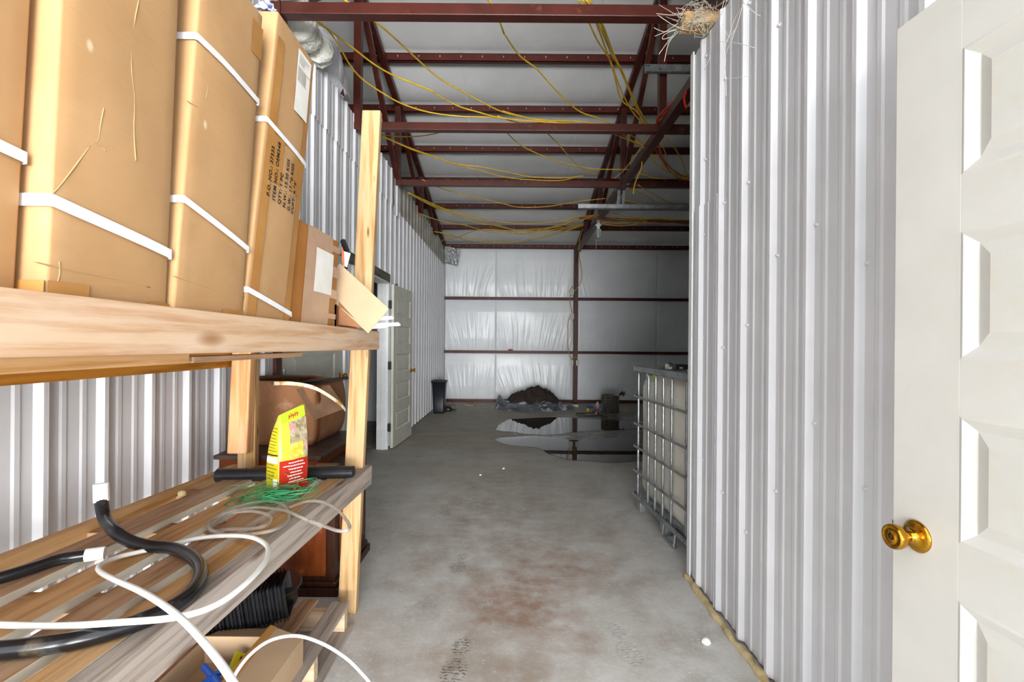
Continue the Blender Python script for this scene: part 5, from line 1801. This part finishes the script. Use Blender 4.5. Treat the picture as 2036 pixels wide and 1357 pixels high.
for pts in (
        [(-330, 20), (0, 170), (200, 250), (400, 300), (600, 350), (850, 410), (1100, 435), (1400, 440), (1700, 415), (1990, 350)],
        [(-330, 25), (0, 190), (230, 270), (430, 345), (650, 400), (900, 480), (1150, 530), (1400, 545), (1700, 510), (2036, 440)],
        [(-330, 30), (0, 205), (250, 300), (450, 390), (650, 440), (900, 470), (1100, 520), (1300, 520), (1600, 490), (1980, 380)],
        [(-250, 280), (0, 370), (200, 425), (450, 465), (600, 510), (800, 560), (1150, 585), (1500, 570), (1750, 520), (2036, 455)],
        [(20, 550), (180, 570), (330, 620), (500, 670), (800, 695), (1100, 690), (1400, 640), (1700, 560), (2036, 460)],
        [(100, 565), (350, 625), (550, 640), (900, 685), (1200, 680), (1500, 635), (1800, 540), (2036, 465)],
        [(130, 665), (300, 640), (430, 590), (600, 530), (800, 520), (1000, 540), (1200, 580), (1500, 510), (1750, 480)],
        [(130, 670), (320, 635), (450, 580), (640, 525), (850, 540), (1050, 560), (1300, 570), (1600, 500), (1990, 385)]):
    cable(pts, *C_, 3.36, 0.0065, YCAB, FAR, grp='far swag of yellow cables')
# right of the truss
RB = 'yellow cable hanging in the dark bay right of truss'
for pts in (
        [(510, 600), (580, 680), (650, 790), (700, 890), (740, 990), (790, 1040)],
        [(370, 800), (420, 880), (520, 950), (600, 990), (760, 1030)],
        [(380, 790), (470, 840), (530, 930), (620, 1010), (760, 1050)],
        [(470, 670), (520, 780), (550, 880), (640, 990), (760, 1045)],
        [(260, 985), (330, 1000), (400, 1025), (540, 1035)],
        [(245, 1095), (360, 1165), (480, 1230), (600, 1285), (780, 1305)],
        [(135, 1125), (250, 1165), (350, 1220), (460, 1280), (620, 1300), (780, 1308)],
        [(115, 1250), (220, 1270), (320, 1300)]):
    cable(pts, *D_, 3.33, 0.0058, YCAB, RB, grp='yellow cables in the dark bay')
for pts, lab in (([(0, 585), (100, 625), (200, 670), (300, 730)], 'yellow cable dipping to the truss below second tie beam, left'),
                 ([(90, 585), (180, 650), (270, 690), (310, 735)], 'second yellow cable dipping to the truss below second tie beam'),
                 ([(170, 595), (260, 650), (300, 715)], 'third short yellow cable dipping to the truss below second tie beam'),
                 ([(330, 590), (285, 690), (230, 780), (150, 890), (60, 990), (0, 1030)], 'yellow cable running down along the truss lower chord')):
    cable(pts, *D_, 3.40, 0.0055, YCAB, lab)
dn = [P(x, y, Y=5.3) for x, y in crop_pts([(265, 770), (278, 830), (282, 900), (262, 965), (225, 1050), (205, 1120), (198, 1185)], *D_)]
tag(MB().tube(smooth_path(dn), 0.007, 6).build('yellow_cable', YCAB, smooth=True), 'cut yellow cable end dangling beneath the right truss', 'cable', 'yellow cables under the roof')
for pts, lab in (([(735, 160), (640, 230), (560, 300), (480, 375), (440, 430), (430, 460)], 'thick orange cable draped over right truss chord'),
                 ([(735, 170), (650, 240), (575, 310), (520, 370), (460, 410), (438, 470)], 'lower orange cable beside the draped one'),
                 ([(380, 600), (385, 640), (420, 745), (490, 850), (560, 950), (640, 1030), (760, 1045)], 'orange cable sagging from the truss into the dark bay'),
                 ([(440, 690), (470, 800), (520, 900), (600, 1000), (680, 1045), (770, 1040)], 'second orange cable sagging into the dark bay'),
                 ([(450, 690), (500, 830), (570, 930), (650, 1000), (700, 1040), (770, 1020)], 'third orange cable sagging into the dark bay'),
                 ([(420, 750), (480, 830), (540, 900), (620, 960), (700, 1010), (770, 1000)], 'highest orange cable of the sag in the dark bay')):
    cable(pts, *D_, 3.44 if 'draped' in lab else 3.36, 0.009 if 'draped' in lab else 0.006, OCAB, lab, grp='orange cables by the right truss', name='orange_cable')
q = [P(x, y, X=1.372) for x, y in crop_pts([(725, 165), (705, 220), (715, 280), (725, 325)], *D_)]
tag(MB().tube(smooth_path(q), 0.010, 6).build('orange_cable', M('red_cable_sheath', '#d4260f', 0.4), smooth=True), 'red cable loop hanging at the corner of the right partition', 'cable')
cable([(735, 130), (620, 225), (560, 340), (470, 440), (380, 510)], *D_, 3.45, 0.006, YCAB, 'yellow cable draped over right truss beside the orange ones')
cable([(620, 270), (560, 350), (500, 435), (430, 500)], *D_, 3.45, 0.006, WCAB, 'white cable draped over the right truss', grp='white cables', name='white_cable')
cable([(345, 590), (300, 680), (270, 740), (180, 850), (110, 950)], *D_, 3.40, 0.005, WCAB, 'white cable running down along the right truss', grp='white cables', name='white_cable')
cable([(850, 40), (800, 200), (740, 380), (700, 470), (620, 560), (560, 620), (550, 650)], *E_, (3.40, 3.33), 0.006, WCAB, 'white cable leading to the hanging lamp', grp='white cables', name='white_cable')
bp_ = [P(x, y, Y=7.75) for x, y in crop_pts([(245, 575), (500, 585), (900, 605), (1300, 620), (1650, 630), (2000, 650), (2600, 700)], *E_)]
tag(MB().tube(smooth_path(bp_), [0.02, 0.024] + [0.026 + 0.003 * math.sin(i) for i in range(len(smooth_path(bp_)) - 2)], 10).build('cable_bundle', BCAB, smooth=True), 'thick brown bundle of cables running right from the truss', 'cables')
for pts in ([(530, 540), (700, 510), (850, 520), (1000, 560), (1250, 590), (1600, 600), (1990, 610)],
            [(690, 540), (800, 590), (1000, 610), (1250, 600), (1500, 590), (1700, 610)],
            [(590, 640), (750, 660), (900, 660), (1100, 640), (1300, 625)],
            [(590, 660), (750, 690), (900, 700), (1100, 680), (1300, 640)],
            [(-10, 640), (150, 580), (300, 555), (470, 535)],
            [(-10, 690), (150, 620), (300, 600), (470, 540)]):
    w = [P(x, y, Y=7.7) for x, y in crop_pts(pts, *E_)]
    tag(MB().tube(smooth_path(w), 0.0065, 6).build('yellow_cable', YCAB, smooth=True), 'yellow cable slung along the brown bundle', 'cable', 'yellow cables at the brown bundle')
w = [P(x, y, Y=9.6) for x, y in crop_pts([(355, 690), (300, 760), (260, 870), (245, 1000), (235, 1090)], *E_)]
tag(MB().tube(smooth_path(w), 0.007, 6).build('yellow_cable', YCAB, smooth=True), 'yellow cable dropping from truss end towards the back column', 'cable')

# ================================================================ insulation on the left wall top
FLUFF = M('fibreglass_batt', '#e6e6de', 0.9, c2='#d8d8cc', sc=14, bump=0.8, bsc=25, dist=0.02)
mb = MB()
pts, rad = [], []
for i in range(46):
    t = i / 45
    y = 2.85 + 0.85 * t
    pts.append((XL + 0.04 + 0.03 * noise.noise(Vector((y * 6, 0, 0))), y, 3.57 + 0.05 * noise.noise(Vector((y * 4, 2, 0))) - 0.08 * t))
    rad.append(0.13 - 0.05 * t + 0.03 * noise.noise(Vector((y * 11, 5, 0))))
mb.tube(pts, rad, 16)
for v in mb.v:
    v += Vector((noise.noise(v * 22), noise.noise(v * 22 + Vector((9, 0, 0))), noise.noise(v * 22 + Vector((0, 9, 0))))) * 0.016
tag(mb.build('insulation_batt', FLUFF, smooth=True), 'lumpy white fibreglass batt along the left wall top', 'insulation')
FACE = M('white_vinyl_wrap', '#e2e2e6', 0.35, c2='#d5d5da', sc=5, bump=0.5, bsc=12, dist=0.02)
wp = thing('wrapped_insulation', 'white wrapped insulation roll folded over the left wall top', 'insulation', (XL, 3.95, 3.4))


def wrap(a, b_):
    y = 3.62 + 0.62 * a
    th = -0.3 + 3.3 * b_
    R = 0.20 * (1 - 0.80 * a) + 0.004
    k = 1 + 0.12 * noise.noise(Vector((a * 7, b_ * 5, 2)))
    z = 3.50 - 0.03 * a + R * k * math.sin(th)
    x = XL + 0.04 + R * 0.75 * k * math.cos(th)
    if b_ < 0.12:
        z -= 0.12 * (1 - a) * (0.12 - b_) / 0.12
    return (x, y, z)


MB().grid(wrap, 24, 18).build('facing', FACE, wp, smooth=True, fix=False)
BRK = M('brown_kraft', '#5c2f1a', 0.7)
MB().grid(lambda a, b_: (XL + 0.02 + 0.085 * b_ * 0.7 * math.cos(-0.3 + 3.3 * a), 3.63, 3.50 + 0.10 * b_ * math.sin(-0.3 + 3.3 * a)), 12, 2).build('kraft_end', BRK, wp, fix=False)
MB().slab([(XL + 0.045, 4.05, 3.42), (XL + 0.05, 4.14, 3.44), (XL + 0.045, 4.12, 3.50), (XL + 0.05, 4.08, 3.46)], (0.003, 0, 0)).build('torn_kraft', BRK, wp)

# nest of glass fibre strands and a block of wood on the partition top
blk = P(1385, 38, Y=2.52)
BLK = M('raw_wood_block', '#d3a566', 0.8, c2='#b98544', sc=20, c3='#e3c896', sc3=9)
tag(MB().box(blk.x - 0.065, blk.x + 0.11, 2.50, 2.60, blk.z - 0.028, blk.z + 0.03).build('wood_block', BLK, bevel=0.003), 'raw wood block lying on the right partition top', 'block')
FIB = M('pale_fibre_strand', '#d9d5c4', 0.5, c2='#bcb6a2', sc=9)
rr = random.Random(21)
mb = MB()
for i in range(150):
    c = Vector((blk.x + rr.gauss(0.01, 0.05), 2.50 + rr.gauss(0, 0.025), blk.z + rr.gauss(-0.01, 0.03)))
    d_ = Vector((rr.gauss(0, 1), rr.gauss(0, 0.5), rr.gauss(0, 0.7))).normalized()
    L_ = rr.uniform(0.05, 0.13) if i > 16 else rr.uniform(0.12, 0.24)
    cv = Vector((rr.gauss(0, 0.5), rr.gauss(0, 0.3), rr.gauss(0, 0.5)))
    pts = [c + d_ * L_ * t + cv * L_ * t * t * 0.7 for t in (-0.5, -0.25, 0, 0.25, 0.5)]
    for p in pts:
        p.x = min(p.x, XR - 0.006 + max(0, (p.z - RIGHT_TOP)) * 8)
    mb.tube(smooth_path(pts, 3), 0.0011, 3)
for pix in ([(1302, 72), (1325, 62), (1350, 45)], [(1310, 108), (1330, 80), (1345, 60), (1322, 68), (1318, 78), (1340, 72)], [(1321, 122), (1330, 85), (1350, 62)], [(1300, 55), (1320, 63), (1345, 58)], [(1305, 27), (1340, 30), (1370, 25)], [(1308, 30), (1335, 48), (1360, 60)]):
    mb.tube(smooth_path([P(x, y, Y=2.46) for x, y in pix], 4), 0.0014, 4)
tag(mb.build('fibre_nest', FIB, smooth=True), 'nest of pale wiry fibres round the wood block', 'fibres', kind='stuff')
mb = MB()
for pix in ([(1440, 0), (1432, 40), (1436, 85), (1443, 120), (1437, 160), (1432, 200)], [(1478, 5), (1500, 25), (1512, 32)], [(1478, 5), (1470, 35), (1455, 80), (1440, 120), (1437, 200)], [(1480, 8), (1460, 40), (1445, 85), (1450, 70)],
            [(1425, 82), (1443, 83), (1470, 87), (1500, 95)], [(1437, 48), (1450, 75), (1460, 60)], [(1445, 80), (1440, 110), (1443, 150), (1444, 190)], [(1402, 108), (1412, 112), (1400, 140)], [(1444, 156), (1470, 155), (1490, 150)], [(1434, 30), (1446, 0)]):
    pts = []
    for x, y in pix:
        p = P(x, y, X=XR - 0.014)
        pts.append(p)
    mb.tube(smooth_path(pts, 4), 0.0010, 4)
tag(mb.build('fibre_strands', M('bright_fibre_strand', '#f2f1ea', 0.4), smooth=True), 'loose pale fibre strands clinging to right ribbed wall', 'fibres', kind='stuff')
